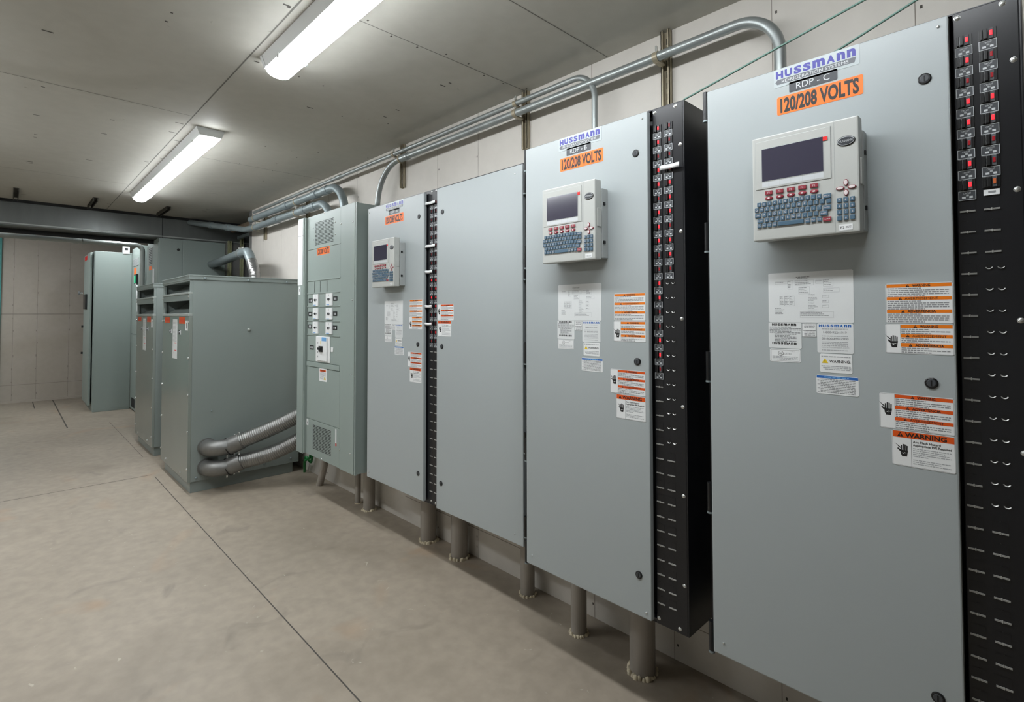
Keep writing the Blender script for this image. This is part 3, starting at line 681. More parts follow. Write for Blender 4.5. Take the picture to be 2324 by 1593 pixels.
# ================================================================== REFRIGERATION CONTROLLERS (keyboard and screen)
def controller():
    W2, H2 = 0.2725, 0.308
    r = empty('refrigeration_controller', '', 'controller', (0, 0, 0), 'keyboard controllers on the cabinet doors')
    b = MB()
    b.box(0, W2, 0, 0.040, -H2, 0, 'e2', 0.004)
    b.box(0.2155, 0.2163, -0.0004, 0.001, -H2+0.002, -0.002, 'e2b')
    b.frame(0.0095, 0.209, -0.157, -0.0125, 0.0012, -0.0006, 'e2b'); b.box(0.0105, 0.208, -0.0018, 0.001, -0.156, -0.0135, 'e2', 0.0012)
    b.box(W2-0.002, W2+0.004, 0.012, 0.036, -0.182, -0.110, 'e2', 0.002)
    b.build('front_cover', r)
    b = MB(); b.box(0.010, W2+0.002, 0.042, 0.0799, -H2+0.006, -0.030, 'e2b', 0.003)
    for z in (-0.09, -0.24): b.box(W2+0.001, W2+0.006, 0.048, 0.060, z-0.006, z+0.006, 'blackd', 0.001)
    b.build('back_housing', r)
    b = MB(); b.box(0.0285, 0.190, -0.0024, -0.001, -0.1335, -0.0375, 'screen', 0.0006)
    b.frame(0.0275, 0.191, -0.1345, -0.0365, 0.001, -0.0026, 'e2b')
    b.build('screen', r)
    b = MB(); b.rect(0.0285, 0.190, -0.151, -0.136, -0.0022, 'silver')
    for i in range(5): b.rect(0.047+i*0.030, 0.0474+i*0.030, -0.151, -0.136, -0.0024, 'e2b')
    b.build('softkey_strip', r)
    b = MB(); b.box(0.190, 0.201, -0.0036, -0.002, -0.0505, -0.0395, 'redt'); b.build('red_tag', r)
    b = MB(); b.disc(0.244, -0.063, -0.003, 0, 0.0215, 0.0135, 'blackd', 28); b.disc(0.244, -0.063, -0.0034, -0.0028, 0.0195, 0.0115, 'silver', 28); b.disc(0.244, -0.063, -0.0038, -0.003, 0.0185, 0.0105, 'plate', 28)
    b.text('HUSSMANN', 0.244, -0.066, -0.0040, 0.0062, 'silver', width=0.031, just='C'); b.build('badge', r)
    b = sheet(0.031, 0.016, 'white'); b.text('E2', 0.003, -0.012, Y1, 0.007, 'ink'); b.words(0.015, 0.028, -0.007, 0.0014, Y1, 'ink2', 2); b.words(0.015, 0.028, -0.0105, 0.0014, Y1, 'ink2', 3)
    b.build('maker_sticker', r, (0.225, 0, -0.2855))
    def key(x, z, w_, h_, m, txt='', kind='key', rnd=False):
        b = MB()
        if rnd: b.disc(0, 0, -0.0035, 0, w_/2, h_/2, m, 18, 0.0006)
        else: b.box(-w_/2, w_/2, -0.004, 0, -h_/2, h_/2, m, 0.0012)
        if txt == '#ico': b.box(-0.003, 0.003, -0.0046, -0.0035, -0.002, 0.002, 'keyp')
        elif txt:
            hh = 0.0055 if len(txt) < 3 else 0.0036
            b.text(txt, 0, -hh*0.5, -0.0042, hh, 'keyp', just='C', width=None if len(txt) < 3 else w_*0.75)
        b.build(kind, r, (x, -0.0002, z))
    for i in range(5):
        key(0.0470+i*0.0298, -0.1690, 0.0205, 0.0115, 'keyr', 'F%d' % (i+1), 'function_key')
        key(0.0470+i*0.0298, -0.1850, 0.0215, 0.0110, 'keyr', '#ico', 'function_key', True)
    w_, h_ = 0.0112, 0.0125; p = 0.01445
    rows = [(0.0195, -0.2010, '1234567890-='), (0.0125, -0.2165, 'QWERTYUIOP[]\\'), (0.0340, -0.2325, "ASDFGHJKL;'"), (0.0405, -0.2485, 'ZXCVBNM,./')]
    for x0, z0, t in rows:
        for i, ch in enumerate(t): key(x0+i*p, z0+(0.001 if 3 < i < 10 else 0), w_, h_, 'key', ch)
    key(0.198, -0.2030, 0.0185, h_, 'key', 'BACK'); key(0.2015, -0.2175, w_, h_, 'key', '`')
    key(0.0158, -0.2330, 0.0170, h_, 'key', 'CAPS'); key(0.1975, -0.2345, 0.0190, h_, 'key', 'ENTER')
    key(0.0225, -0.2490, 0.0170, h_, 'key', 'SHIFT'); key(0.1895, -0.2495, 0.0190, h_, 'key', 'SHIFT')
    for i in range(4): key(0.0195+i*p*1.0, -0.2640, w_, h_, 'key', ('CTL', 'ALT', 'INS', 'DEL')[i])
    key(0.1050, -0.2640, 0.0690, h_, 'key', '')
    for i in range(3): key(0.1490+i*0.0148, -0.2645, w_, h_, 'key', ('PGU', 'PGD', 'TAB')[i])
    key(0.1970, -0.2665, 0.0195, h_, 'keyr', 'ALARM')
    for rr, t in enumerate(('789', '456', '123', '.0-')):
        for i, ch in enumerate(t): key(0.2265+i*0.01505, -0.2200-rr*0.0162, w_, h_, 'key', ch)
    for dx, dz, ww, hh in ((0, 0.0135, 0.0115, 0.018), (0, -0.0135, 0.0115, 0.018), (-0.0135, 0, 0.020, 0.010), (0.0135, 0, 0.020, 0.010)):
        b = MB(); b.disc(0, 0, -0.0035, 0, ww/2, hh/2, 'keyr', 16); b.disc(0, 0, -0.0042, -0.0033, ww/2*0.74, hh/2*0.74, 'keyp', 16); b.build('arrow_key', r, (0.2425+dx, -0.0002, -0.1880+dz))
    return r
ctl = controller()
ctl.location = (-0.610, 1.600, 2.025); ctl['label'] = 'large grey keyboard controller with dark screen on the RDP-C door'
c2 = copy_tree(ctl); c2.location = (-1.4655, 1.600, 2.019); c2['label'] = 'grey keyboard controller with dark screen on the RDP-B door'
c3 = copy_tree(ctl); c3.location = (-3.098, 1.720, 1.985); c3['label'] = 'small distant grey keyboard controller on the RDP-A door'
h = MB()
for z in (-0.03, -0.06, -0.09, -0.20, -0.23, -0.26): h.box(-0.004, 0.001, 0.055, 0.0795, z-0.010, z+0.006, 'galvd', 0.001)
hme = h.mesh('cable_clip')
for cc in (ctl, c2, c3): place(hme, 'side_clips', cc, (-0.0, 0, 0))

# ================================================================== SIEMENS-STYLE PANELBOARD
K = 1.79/1.72
def px(x): return x*K
def pz(z): return 1.5+(z-1.5)*K
PX, PY, PZ = -3.97, 1.95, pz(0.415)
pb = empty('panelboard', 'green-grey circuit panelboard with louvred vents and white switches, beside transformers', 'electrical panel', (PX, PY, PZ))
def lx(x): return px(x)-PX
def lz(z): return pz(z)-PZ
yf = 1.769-PY; yi = 1.79-PY
b = MB()
b.box(lx(-4.215), lx(-3.277), yf+0.008, WY-PY-0.004, lz(0.418), lz(2.270), 'panel', 0.003)
b.build('enclosure_box', pb)
b = MB(); b.box(lx(-4.215), lx(-4.098), yf-0.022, yf+0.008, lz(0.411), lz(2.272), 'panel', 0.003)
b.box(lx(-4.098), lx(-4.085), yf-0.016, yf+0.008, lz(0.418), lz(2.268), 'panel')
b.build('left_trim', pb)
b = MB(); b.box(lx(-3.510), lx(-3.300), yf, yf+0.012, lz(0.412), lz(2.274), 'panel', 0.002); b.box(lx(-3.3000), lx(-3.291), yf+0.004, yf+0.012, lz(0.415), lz(2.27), 'dark')
b.box(lx(-3.292), lx(-3.277), yf, yf+0.014, lz(0.412), lz(2.274), 'panel', 0.002)
b.build('right_trim', pb)
def grille_panel(name, x0, x1, z0, z1, gx0, gx1, gz0, gz1, ncol, nrow):
    b = MB(); b.box(lx(x0), lx(x1), yf+0.002, yf+0.0085, lz(z0), lz(z1), 'panel', 0.001)
    W3 = (gx1-gx0)/ncol; H3 = (gz1-gz0)/nrow
    for i in range(ncol):
        for j in range(nrow):
            a = gx0+W3*(i+0.06); c_ = gx0+W3*(i+0.94); zz0 = gz0+H3*(j+0.14); zz1 = gz0+H3*(j+0.60)
            b.rect(lx(a), lx(c_), lz(zz0), lz(zz1), yf+0.0015, 'dark')
            b.rect(lx(a), lx(c_), lz(zz1), lz(gz0+H3*(j+0.78)), yf+0.0012, 'silver' if False else 'panel')
    return b.build(name, pb)
grille_panel('upper_vent_panel', -4.078, -3.514, 2.010, 2.272, -3.948, -3.625, 2.036, 2.216, 6, 17)
grille_panel('lower_vent_panel', -4.078, -3.514, 0.415, 0.690, -3.960, -3.642, 0.474, 0.660, 6, 17)
b = MB(); b.box(lx(-4.078), lx(-3.514), yf+0.002, yf+0.0085, lz(0.694), lz(1.095), 'panel', 0.001); b.build('lower_cover', pb)
b = MB(); b.box(lx(-4.078), lx(-3.514), yf+0.002, yf+0.0085, lz(1.770), lz(2.006), 'panel', 0.001); b.build('upper_cover', pb)
b = MB(); b.box(lx(-4.078), lx(-3.514), yf-0.002, yf+0.008, lz(1.100), lz(1.135), 'panel', 0.002); b.build('cover_ledge', pb)
zr = [1.765, 1.665, 1.563, 1.453, 1.345, 1.137]
for i in range(5):
    b = MB(); b.box(lx(-4.078), lx(-3.514), yf+0.003, yf+0.0085, lz(zr[i+1])+0.003, lz(zr[i])-0.003, 'panel', 0.001)
    b.box(lx(-4.078), lx(-3.514), yf-0.001, yf+0.0085, lz(zr[i])-0.004, lz(zr[i])+0.006, 'panel', 0.001)
    if i == 0:
        for xx in (-3.952, -3.848, -3.734): b.rect(lx(xx), lx(xx+0.006), lz(zr[1])+0.008, lz(zr[0])-0.010, yf+0.002, 'dark')
    b.build('breaker_row_cover', pb)
def switch(x0, x1, z0, z1):
    w4 = (x1-x0)*K; h4 = (z1-z0)*K
    b = MB(); b.box(0, w4, -0.010, 0, -h4, 0, 'white', 0.001); b.box(w4*0.22, w4*0.78, -0.0112, -0.009, -h4*0.55, -h4*0.42, 'ink2'); b.box(w4*0.42, w4*0.56, -0.016, -0.010, -h4*0.60, -h4*0.40, 'blackd', 0.001)
    b.rect(w4*0.45, w4*0.52, -h4*0.25, -h4*0.08, -0.0104, 'ink2'); b.rect(w4*0.12, w4*0.6, -h4*0.96, -h4*0.90, -0.0104, 'lblue')
    b.build('molded_breaker', pb, (lx(x0), yf+0.003, lz(z1)))
for (a, c_) in ((-3.959, -3.866), (-3.732, -3.631)):
    for (z0, z1) in ((1.568, 1.658), (1.464, 1.551), (1.357, 1.447)): switch(a, c_, z0, z1)
def nametag(x0, x1, z0, z1):
    b = MB(); b.box(0, (x1-x0)*K, -0.002, 0, -(z1-z0)*K, 0, 'blackd', 0.0005)
    b.rect((x1-x0)*K*0.22, (x1-x0)*K*0.42, -(z1-z0)*K*0.75, -(z1-z0)*K*0.25, -0.0022, 'silver'); b.rect((x1-x0)*K*0.55, (x1-x0)*K*0.78, -(z1-z0)*K*0.75, -(z1-z0)*K*0.25, -0.0022, 'silver')
    b.build('circuit_nameplate', pb, (lx(x0), yf+0.003, lz(z1)))
for (x0, x1, zc_) in ((-4.053, -3.985, 1.611), (-3.624, -3.560, 1.617), (-4.057, -3.990, 1.506), (-3.624, -3.561, 1.507), (-4.055, -3.992, 1.409), (-3.628, -3.560, 1.406), (-4.026, -3.958, 1.247)): nametag(x0, x1, zc_-0.016, zc_+0.016)
b = MB(); b.box(0, 0.250, -0.006, 0, -0.200, 0, 'white', 0.002); b.box(0.035, 0.215, -0.016, -0.005, -0.190, -0.004, 'white', 0.003)
b.rect(0.13, 0.21, -0.035, -0.005, -0.0165, 'lblue'); b.box(0.088, 0.150, -0.024, -0.016, -0.120, -0.075, 'ink', 0.003); b.box(0.10, 0.138, -0.04, -0.022, -0.104, -0.086, 'blackd', 0.003)
b.rect(0.110, 0.118, -0.062, -0.035, -0.0165, 'yellow')
for i in range(4): b.rect(0.055, 0.068, -0.06-i*0.035, -0.048-i*0.035, -0.0165, 'ink2')
b.build('main_breaker', pb, (lx(-3.907), yf+0.003, lz(1.338)))
b = MB(); b.box(0, 0.034, -0.004, 0, -0.036, 0, 'white', 0.001); b.build('white_tab', pb, (lx(-3.652), yf+0.003, lz(1.263)))
b = sheet(0.133, 0.104, 'white'); b.rect(0.012, 0.118, -0.030, -0.014, Y1, 'orange2'); tri(b, 0.10, -0.09, 0.03, 'yellow', 'ink'); b.text('WARNING', 0.065, -0.027, Y2, 0.010, 'ink', width=0.07, just='C', bold=.02)
for i in range(8): b.words(0.012, 0.080 if i > 3 else 0.118, -0.038-i*0.0075, 0.003, Y1, 'ink2', i)
b.build('warning_label', pb, (lx(-3.850), yf+0.002, lz(1.102)))
b = place(ME['volt'], 'voltage_label', pb, (lx(-3.906), yf+0.0018, lz(2.008)))
# white wiring channel cover and stickers on the left trim
b = MB(); b.box(lx(-4.212), lx(-4.118), yf-0.0245, yf-0.022, lz(1.735), lz(2.262), 'white', 0.001); b.box(lx(-4.212), lx(-4.100), yf-0.0252, yf-0.0245, lz(2.128), lz(2.131), 'ink2')
b.rect(lx(-4.19), lx(-4.188), lz(2.22), lz(2.25), yf-0.0256, 'ink2'); b.build('directory_sheet', pb)
b = sheet(0.036, 0.07, 'white'); b.rect(0.012, 0.024, -0.045, -0.02, Y1, 'ink2'); b.build('sticker', pb, (lx(-4.195), yf-0.022, lz(1.728)))
b = sheet(0.036, 0.048, 'white'); b.rect(0.012, 0.024, -0.035, -0.02, Y1, 'ink2'); b.build('sticker', pb, (lx(-4.076), yf+0.002, lz(0.683)))
b = MB(); b.rect(0, 0.018, -0.105, 0, -0.001, 'white'); b.rect(0.004, 0.02, -0.125, -0.105, -0.001, 'redt'); b.box(0, 0.018, -0.0009, 0, -0.105, 0, 'white'); b.build('sticker', pb, (lx(-3.575), yf+0.002, lz(0.681)))
for (x, z) in ((-3.784, 2.266), (-3.979, 2.174), (-3.977, 2.084), (-3.600, 2.175), (-3.599, 2.085), (-3.80, 0.423)): place(ME['screw'], 'screw', pb, (lx(x), yf+0.002, lz(z)))
for (x, z) in ((-3.326, 2.141), (-3.329, 1.601), (-3.337, 1.09), (-3.345, 0.547), (-3.503, 2.15), (-3.505, 0.548)): place(ME['screw'], 'screw', pb, (lx(x), yf, lz(z)))

# ================================================================== TRANSFORMERS
def transformer(x1, width, y0, label):
    r = empty('transformer', label, 'transformer', (x1-width/2, (y0+2.03)/2, 0), 'floor standing transformers')
    ox = x1-width/2; oy = (y0+2.03)/2
    X0 = -width/2; X1 = width/2; Y0 = y0-oy; Yb = 2.03-oy
    b = MB(); b.box(X0+0.05, X1-0.018, Y0+0.022, Yb-0.05, 0, 0.100, 'xfmr', 0.002); b.build('base', r)
    b = MB()
    b.box(X1-0.004, X1, Y0+0.021, Yb, 0.095, 1.80, 'xfmr', 0.001); b.box(X0, X0+0.004, Y0+0.021, Yb, 0.095, 1.80, 'xfmr', 0.001)
    b.box(X0, X1, Yb-0.004, Yb, 0.095, 1.80, 'xfmr')
    b.box(X0+0.004, X1-0.004, Y0+0.02, Yb-0.004, 0.098, 0.102, 'xfmr')
    b.build('side_panels', r)
    b = MB(); b.box(X0-0.008, X1+0.008, Y0-0.010, Yb+0.004, 1.800, 1.842, 'xfmr', 0.004); b.box(X0-0.012, X1+0.012, Y0-0.014, Yb+0.006, 1.832, 1.842, 'xfmr', 0.002); b.build('lid', r)
    b = MB(); b.box(X0, X1, Y0-0.004, Y0+0.0205, 0.095, 1.488, 'xfront', 0.002); b.build('front_panel', r)
    b = MB(); b.box(X0+0.02, X1-0.0005, Y0-0.012, Y0+0.019, 1.488, 1.512, 'trimw', 0.003); b.box(X0+0.02, X1-0.001, Y0-0.006, Y0+0.019, 1.625, 1.690, 'xfmr', 0.002); b.box(X0+0.02, X1-0.0005, Y0-0.014, Y0+0.02, 1.678, 1.696, 'trimw', 0.003)
    b.box(X0, X1-0.0005, Y0-0.006, Y0+0.019, 1.787, 1.805, 'xfmr', 0.002); b.box(X0, X0+0.035, Y0-0.002, Y0+0.02, 1.49, 1.80, 'xfmr', 0.002); b.box(X1-0.012, X1-0.0015, Y0-0.002, Y0+0.0205, 1.49, 1.80, 'xfmr')
    b.build('louver_frame', r)
    b = MB()
    for z0 in (1.500, 1.685):
        b.add([(X0+0.004, Y0+0.015, z0), (X1-0.004, Y0+0.015, z0), (X1-0.20, Y0+0.22, z0+0.13), (X0+0.30, Y0+0.22, z0+0.13)], [(0, 1, 2, 3)], 'xfmr')
        b.add([(X0+0.004, Y0+0.015, z0), (X0+0.30, Y0+0.22, z0+0.13), (X0+0.004, Y0+0.22, z0+0.13)], [(0, 1, 2)], 'xfmr')
    b.box(X0+0.004, X1-0.004, Y0+0.30, Y0+0.304, 0.2, 1.80, 'dark'); b.build('baffle', r)
    for i in range(4):
        for sx in (X0+0.012, X1-0.012):
            place(ME['bolt'], 'screw', r, (sx, Y0-0.004, (0.205, 0.515, 0.825, 1.135)[i]+0.0))
    for sx in (X0+0.012, X1-0.012):
        for z in (1.442, 1.658): place(ME['bolt'], 'screw', r, (sx, Y0-0.006, z))
    for sx in (X0+0.22, X1-0.23): place(ME['bolt'], 'screw', r, (sx, Y0-0.004, 0.136))
    f = width/1.04
    def lab(name, x0, x1_, z0, z1, m, extra=None):
        b = MB(); b.box(0, (x1_-x0)*f, -0.0012, 0, -(z1-z0), 0, m)
        if extra: extra(b, (x1_-x0)*f, z1-z0)
        b.build(name, r, (X1-0.0+(x0+5.04)*f, Y0-0.004, z1))
    lab('hazard_label', -5.975, -5.765, 1.428, 1.480, 'orange2', lambda b, w_, h_: b.text('DANGER', w_/2, -h_*0.75, -0.0014, h_*0.5, 'redt', width=w_*0.8, just='C'))
    lab('hazard_label', -5.395, -5.180, 1.424, 1.484, 'orange2', lambda b, w_, h_: b.text('DANGER', w_/2, -h_*0.75, -0.0014, h_*0.5, 'redt', width=w_*0.8, just='C'))
    def strip_(b, w_, h_):
        for i in range(16): b.words(w_*0.08, w_*0.9, -0.02-i*0.012, 0.004, -0.0014, 'ink3', i)
        for k_ in (0, 1): tri(b, w_*0.25, -h_*(0.72+0.18*k_), 0.03, 'yellow', 'ink'); b.rect(w_*0.45, w_*0.9, -h_*(0.62+0.18*k_), -h_*(0.60+0.18*k_), -0.0014, 'redt')
    lab('rating_plate', -5.637, -5.465, 1.105, 1.462, 'white', strip_)
    lab('small_label', -5.166, -5.087, 1.367, 1.452, 'white', lambda b, w_, h_: b.rect(w_*0.4, w_*0.6, -h_*0.8, -h_*0.25, -0.0014, 'ink'))
    for (xa, zc_) in ((-5.728, 1.349), (-5.37, 1.345)):
        lab('latch', xa-0.04, xa+0.045, zc_-0.018, zc_+0.02, 'blackd', lambda b, w_, h_: (b.box(w_*0.8, w_, -0.003, 0, -h_, 0, 'white'), b.disc(w_*0.4, -h_*0.5, -0.008, -0.001, 0.012, 0.010, 'ink2', 12)))
    return r, X1, Y0, Yb, ox, oy
t1, X1, Y0, Yb, ox, oy = transformer(-5.040, 1.045, 1.104, 'large grey floor transformer in front, with two hoses out of its side')
b = MB()       # side bolts on the face towards the camera
for (y, z, rr) in ((1.571, 1.367, 0.016), (1.212, 1.812, 0.012), (1.559, 1.812, 0.012), (1.903, 1.810, 0.012), (1.717, 0.135, 0.012), (1.167, 0.124, 0.010), (1.956, 0.138, 0.010), (1.277, 0.675, 0.006)):
    ob = MB(); xr = X1+(0.008 if z > 1.8 else 0.0)
    ob.tube([(0, 0, 0), (0.006, 0, 0), (0.012, 0, 0)], [rr, rr*0.9, rr*0.5], 'galvd' if rr < 0.016 else 'trimw', 12); ob.build('bolt', t1, (xr, y-oy, z))
t2 = transformer(-6.635, 1.0, 1.120, 'grey floor transformer behind the large one, partly hidden by it')[0]

# ------------------------------------------------------------------ conduits from transformer side (two flexible hoses)
def hose(zc_, label, end):
    r = empty('flexible_conduit', label, 'conduit', (-5.04, 1.245, zc_), 'flexible hoses on the transformer side')
    R_ = 0.066
    a = bend_path([(0, 0.0, 0), (0.135, 0.0, 0.0), (0.150, 0.14, 0.008)], 0.105, 10)
    b = MB(); b.tube(a, R_, 'cast', 20); b.tube([(0.0, 0, 0), (0.015, 0, 0)], R_*1.12, 'cast', 20); b.build('elbow', r)
    p0 = Vector(a[-1]); dr = (Vector(end)-p0).normalized()
    b = MB(); b.tube([p0-dr*0.012, p0+dr*0.0, p0+dr*0.10], R_*1.10, 'cast', 20); b.tube([p0-dr*0.016, p0-dr*0.010], R_*1.2, 'blackd', 20)
    for t in (-0.025, 0.035, 0.075):
        q = p0+dr*t
        for s_ in (-1, 1): b.box(q.x-0.008, q.x+0.008, q.y-0.006, q.y+0.006, q.z+s_*(R_*1.1)-0.012, q.z+s_*(R_*1.1)+0.012, 'screw', 0.002)
    b.build('coupling', r)
    q0 = p0+dr*0.09
    pts = [q0]; N = 14
    for i in range(1, N+1):
        t = i/N; P = q0.lerp(Vector(end), t); P.z -= 0.045*math.sin(math.pi*t)*(1.0 if zc_ < 0.3 else 0.3); pts.append(P)
    # resample finely for the ribs
    fine = []
    for i in range(len(pts)-1):
        n = max(1, int((pts[i+1]-pts[i]).length/0.0021))
        for k in range(n): fine.append(pts[i].lerp(pts[i+1], k/n))
    fine.append(pts[-1])
    b = MB(); b.tube(fine, lambda L: R_*(0.91+0.085*abs(math.sin(L*math.pi/0.0172))**0.7), 'flex', 22); b.build('hose', r)
    e0 = Vector(end); b = MB(); b.tube([e0-dr*0.02, e0+dr*0.10], R_*1.12, 'cast', 20)
    for s_ in (-1, 1): b.box(e0.x-0.01, e0.x+0.01, e0.y-0.01, e0.y+0.01, e0.z+s_*R_*1.12-0.012, e0.z+s_*R_*1.12+0.012, 'screw', 0.002)
    b.build('end_fitting', r)
hose(0.372, 'upper flexible metal hose with elbow on the large transformer side', (0.52, 0.725, 0.320))
hose(0.202, 'lower flexible metal hose with elbow on the large transformer side', (0.50, 0.725, 0.285))

# flexible duct from top of transformer to the far enclosure
r = empty('flexible_conduit', 'thick bent conduit rising from the large transformer lid to the far enclosure', 'conduit', (-5.62, 1.80, 1.842))
b = MB(); a = bend_path([(0, 0, 0), (0.0, 0, 0.09), (-0.13, 0.01, 0.21)], 0.10, 8, 0.004)
b.tube(a, lambda L: 0.054*(0.95+0.05*abs(math.sin(L*math.pi/0.024))), 'flex', 22); b.build('hose', r)
b = MB(); e0 = a[-1]; a2 = bend_path([tuple(e0), (-0.26, 0.015, 0.325), (-0.62, 0.04, 0.335), (-1.20, 0.08, 0.330)], [0.16, 0.3], 10)
b.tube(a2, 0.050, 'galvd', 22); b.build('elbow', r)
b = MB(); b.tube([(-0.50, 0.032, 0.332), (-0.60, 0.039, 0.334)], 0.056, 'galv', 22)
for t in (-0.50, -0.60): b.box(t-0.006, t+0.006, 0.02, 0.045, 0.380, 0.402, 'screw')
b.build('coupling', r)
b = MB(); b.tube(bend_path([(-1.20, 0.08, 0.33), (-1.7, 0.12, 0.328), (-2.24, 0.17, 0.345)], 0.4, 6), 0.050, 'galvd', 22); b.build('pipe', r)

# ================================================================== WALL CONDUITS ABOVE
def clampo(r, x, y, z, rad, dy=0.0):
    b = MB(); b.tube([(x-0.012, y, z), (x+0.012, y, z)], rad+0.003, 'strut', 16); b.box(x-0.004, x+0.004, y-0.006, y+0.006, z+rad, z+rad+0.028, 'screw', 0.001); b.box(x-0.012, x+0.012, y, y+0.05, z-0.004-rad, z+0.004-rad, 'strut')
    b.build('clamp', r)
YC = 2.02
r = empty('wall_conduit', 'thin upper steel conduit along the wall, turning down behind RDP-B', 'conduit', (-1.505, YC, 2.263), 'steel conduits along the wall')
b = MB(); b.tube(bend_path([(0, 0, 0), (0, 0, 0.417), (-4.85, 0, 0.417)], 0.13, 12), 0.0150, 'galv', 16); b.build('pipe', r)
clampo(r, -2.05+1.505, 0, 0.417, 0.015); clampo(r, -3.33+1.505, 0, 0.417, 0.015)
b = MB()
for x in (-2.75,): b.tube([(x, 0, 0.417), (x+0.09, 0, 0.417)], 0.019, 'galv', 16)
b.build('coupling', r)
r = empty('wall_conduit', 'thicker steel conduit along the wall, turning down behind RDP-C', 'conduit', (-0.665, YC, 2.263), 'steel conduits along the wall')
b = MB(); b.tube(bend_path([(0, 0, 0), (0, 0, 0.362), (-2.895, 0, 0.362), (-2.895, 0, 0.08)], [0.16, 0.30], 14), 0.0205, 'galv', 18); b.build('pipe', r)
clampo(r, -1.17+0.665, 0, 0.362, 0.0205); clampo(r, -2.05+0.665, 0, 0.362, 0.0205)
b = MB(); b.tube([(-2.56, 0, 0.362), (-2.47, 0, 0.362)], 0.026, 'galv', 18); b.tube([(-2.575, 0, 0.362), (-2.565, 0, 0.362)], 0.030, 'strut', 18)
b.build('coupling', r)
def bigpipe(x, zt_, zh, xend, label, rb=0.25, y=1.985):
    r = empty('wall_conduit', label, 'conduit', (x, y, zt_), 'steel conduits along the wall')
    b = MB(); b.tube(bend_path([(0, 0, 0), (0, 0, zh-zt_), (xend-x, 0, zh-zt_)], rb, 12), 0.034, 'galvd', 20); b.build('pipe', r)
    for xx in (-0.40, -0.62, -1.3): MB().tube([(xx, 0, zh-zt_), (xx+0.10, 0, zh-zt_)], 0.0395, 'galvd', 20).build('coupling', r)
    for xx in (-5.03, -6.2): clampo(r, xx-x, 0, zh-zt_, 0.034)
    return r
pt = pz(2.270)
bigpipe(-4.03, pt, 2.590, -6.35, 'large upper conduit turning down into the panelboard top, right of the pair')
bp2 = bigpipe(-4.29, pt, 2.485, -6.20, 'large lower conduit turning down into the panelboard top, left of the pair', 0.22)
r = empty('wall_conduit', 'large conduit crossing from the wall corner to the grey header', 'conduit', (-6.20, 1.985, 2.485), 'steel conduits along the wall')
b = MB(); b.tube(bend_path([(0, 0, 0), (-0.34, 0, 0.015), (-1.655, -0.28, 0.235)], 0.3, 10), 0.034, 'galvd', 20); b.build('pipe', r)
for t in (0.25, 0.55): MB().tube([(-0.34-1.315*t, -0.28*t, 0.015+0.22*t), (-0.34-1.315*(t+.07), -0.28*(t+.07), 0.015+0.22*(t+.07))], 0.0395, 'galvd', 20).build('coupling', r)

def strut(x, z0, z1, label, m='strut', y=WY):
    b = MB(); d_ = 0.026
    b.box(-0.021, -0.0175, -d_, 0, 0, z1-z0, m); b.box(0.0175, 0.021, -d_, 0, 0, z1-z0, m); b.box(-0.021, 0.021, -0.003, 0, 0, z1-z0, m)
    b.box(-0.021, -0.011, -d_, -d_+0.003, 0, z1-z0, m); b.box(0.011, 0.021, -d_, -d_+0.003, 0, z1-z0, m)
    k = 0.03
    while k < z1-z0-0.03: b.rect(-0.006, 0.006, k, k+0.028, -0.0036, 'strutd'); k += 0.05
    o = b.build('wall_strut', None, (x, y-0.0005, z0)); tag(o, label, 'strut', 'steel struts on the wall')
strut(-1.165, 2.430, ZC-0.002, 'steel wall strut above the RDP-B breaker strip')
strut(-2.045, 2.440, ZC-0.002, 'steel wall strut above the gap between RDP-A and RDP-B')
strut(-3.330, 2.445, ZC-0.002, 'steel wall strut above the left door of RDP-A')
strut(-5.030, 2.15, 2.64, 'steel wall strut behind the panelboard top left corner')
strut(-6.20, 2.36, 2.66, 'short steel strut near the far wall corner')
for (y, z1, lb) in ((2.185, 2.52, 'tall yellowish strut beyond the wall corner, left of the pair'), (2.34, 2.58, 'tall yellowish strut beyond the wall corner, right of the pair')):
    b = MB(); b.box(0, 0.04, -0.021, -0.018, 0, z1-0.2, 'strutz'); b.box(0, 0.04, 0.018, 0.021, 0, z1-0.2, 'strutz'); b.box(0, 0.003, -0.021, 0.021, 0, z1-0.2, 'strutz')
    b.box(0.037, 0.04, -0.021, -0.009, 0, z1-0.2, 'strutz'); b.box(0.037, 0.04, 0.009, 0.021, 0, z1-0.2, 'strutz')
    o = b.build('wall_strut', None, (XS+0.001, y, 0.2)); tag(o, lb, 'strut', 'steel struts on the wall')

# green cords
def cord(p0, p1, label):
    r = 0.0035; b = MB(); P0 = Vector(p0); P1 = Vector(p1)
    b.tube([P1*0, (P1-P0)*0.5+Vector((0, 0, -0.004)), P1-P0], r, 'wire', 8); o = b.build('green_cord', None, p0); tag(o, label, 'cord', 'green cords')
cord((-0.886, 1.712, 2.262), (1.39, 1.712, 2.769), 'thin green cord from the RDP-B cabinet top, lower of the two')
cord((-0.445, 1.735, 2.262), (0.92, 1.735, 2.769), 'thin green cord from the RDP-C cabinet top, upper of the two')

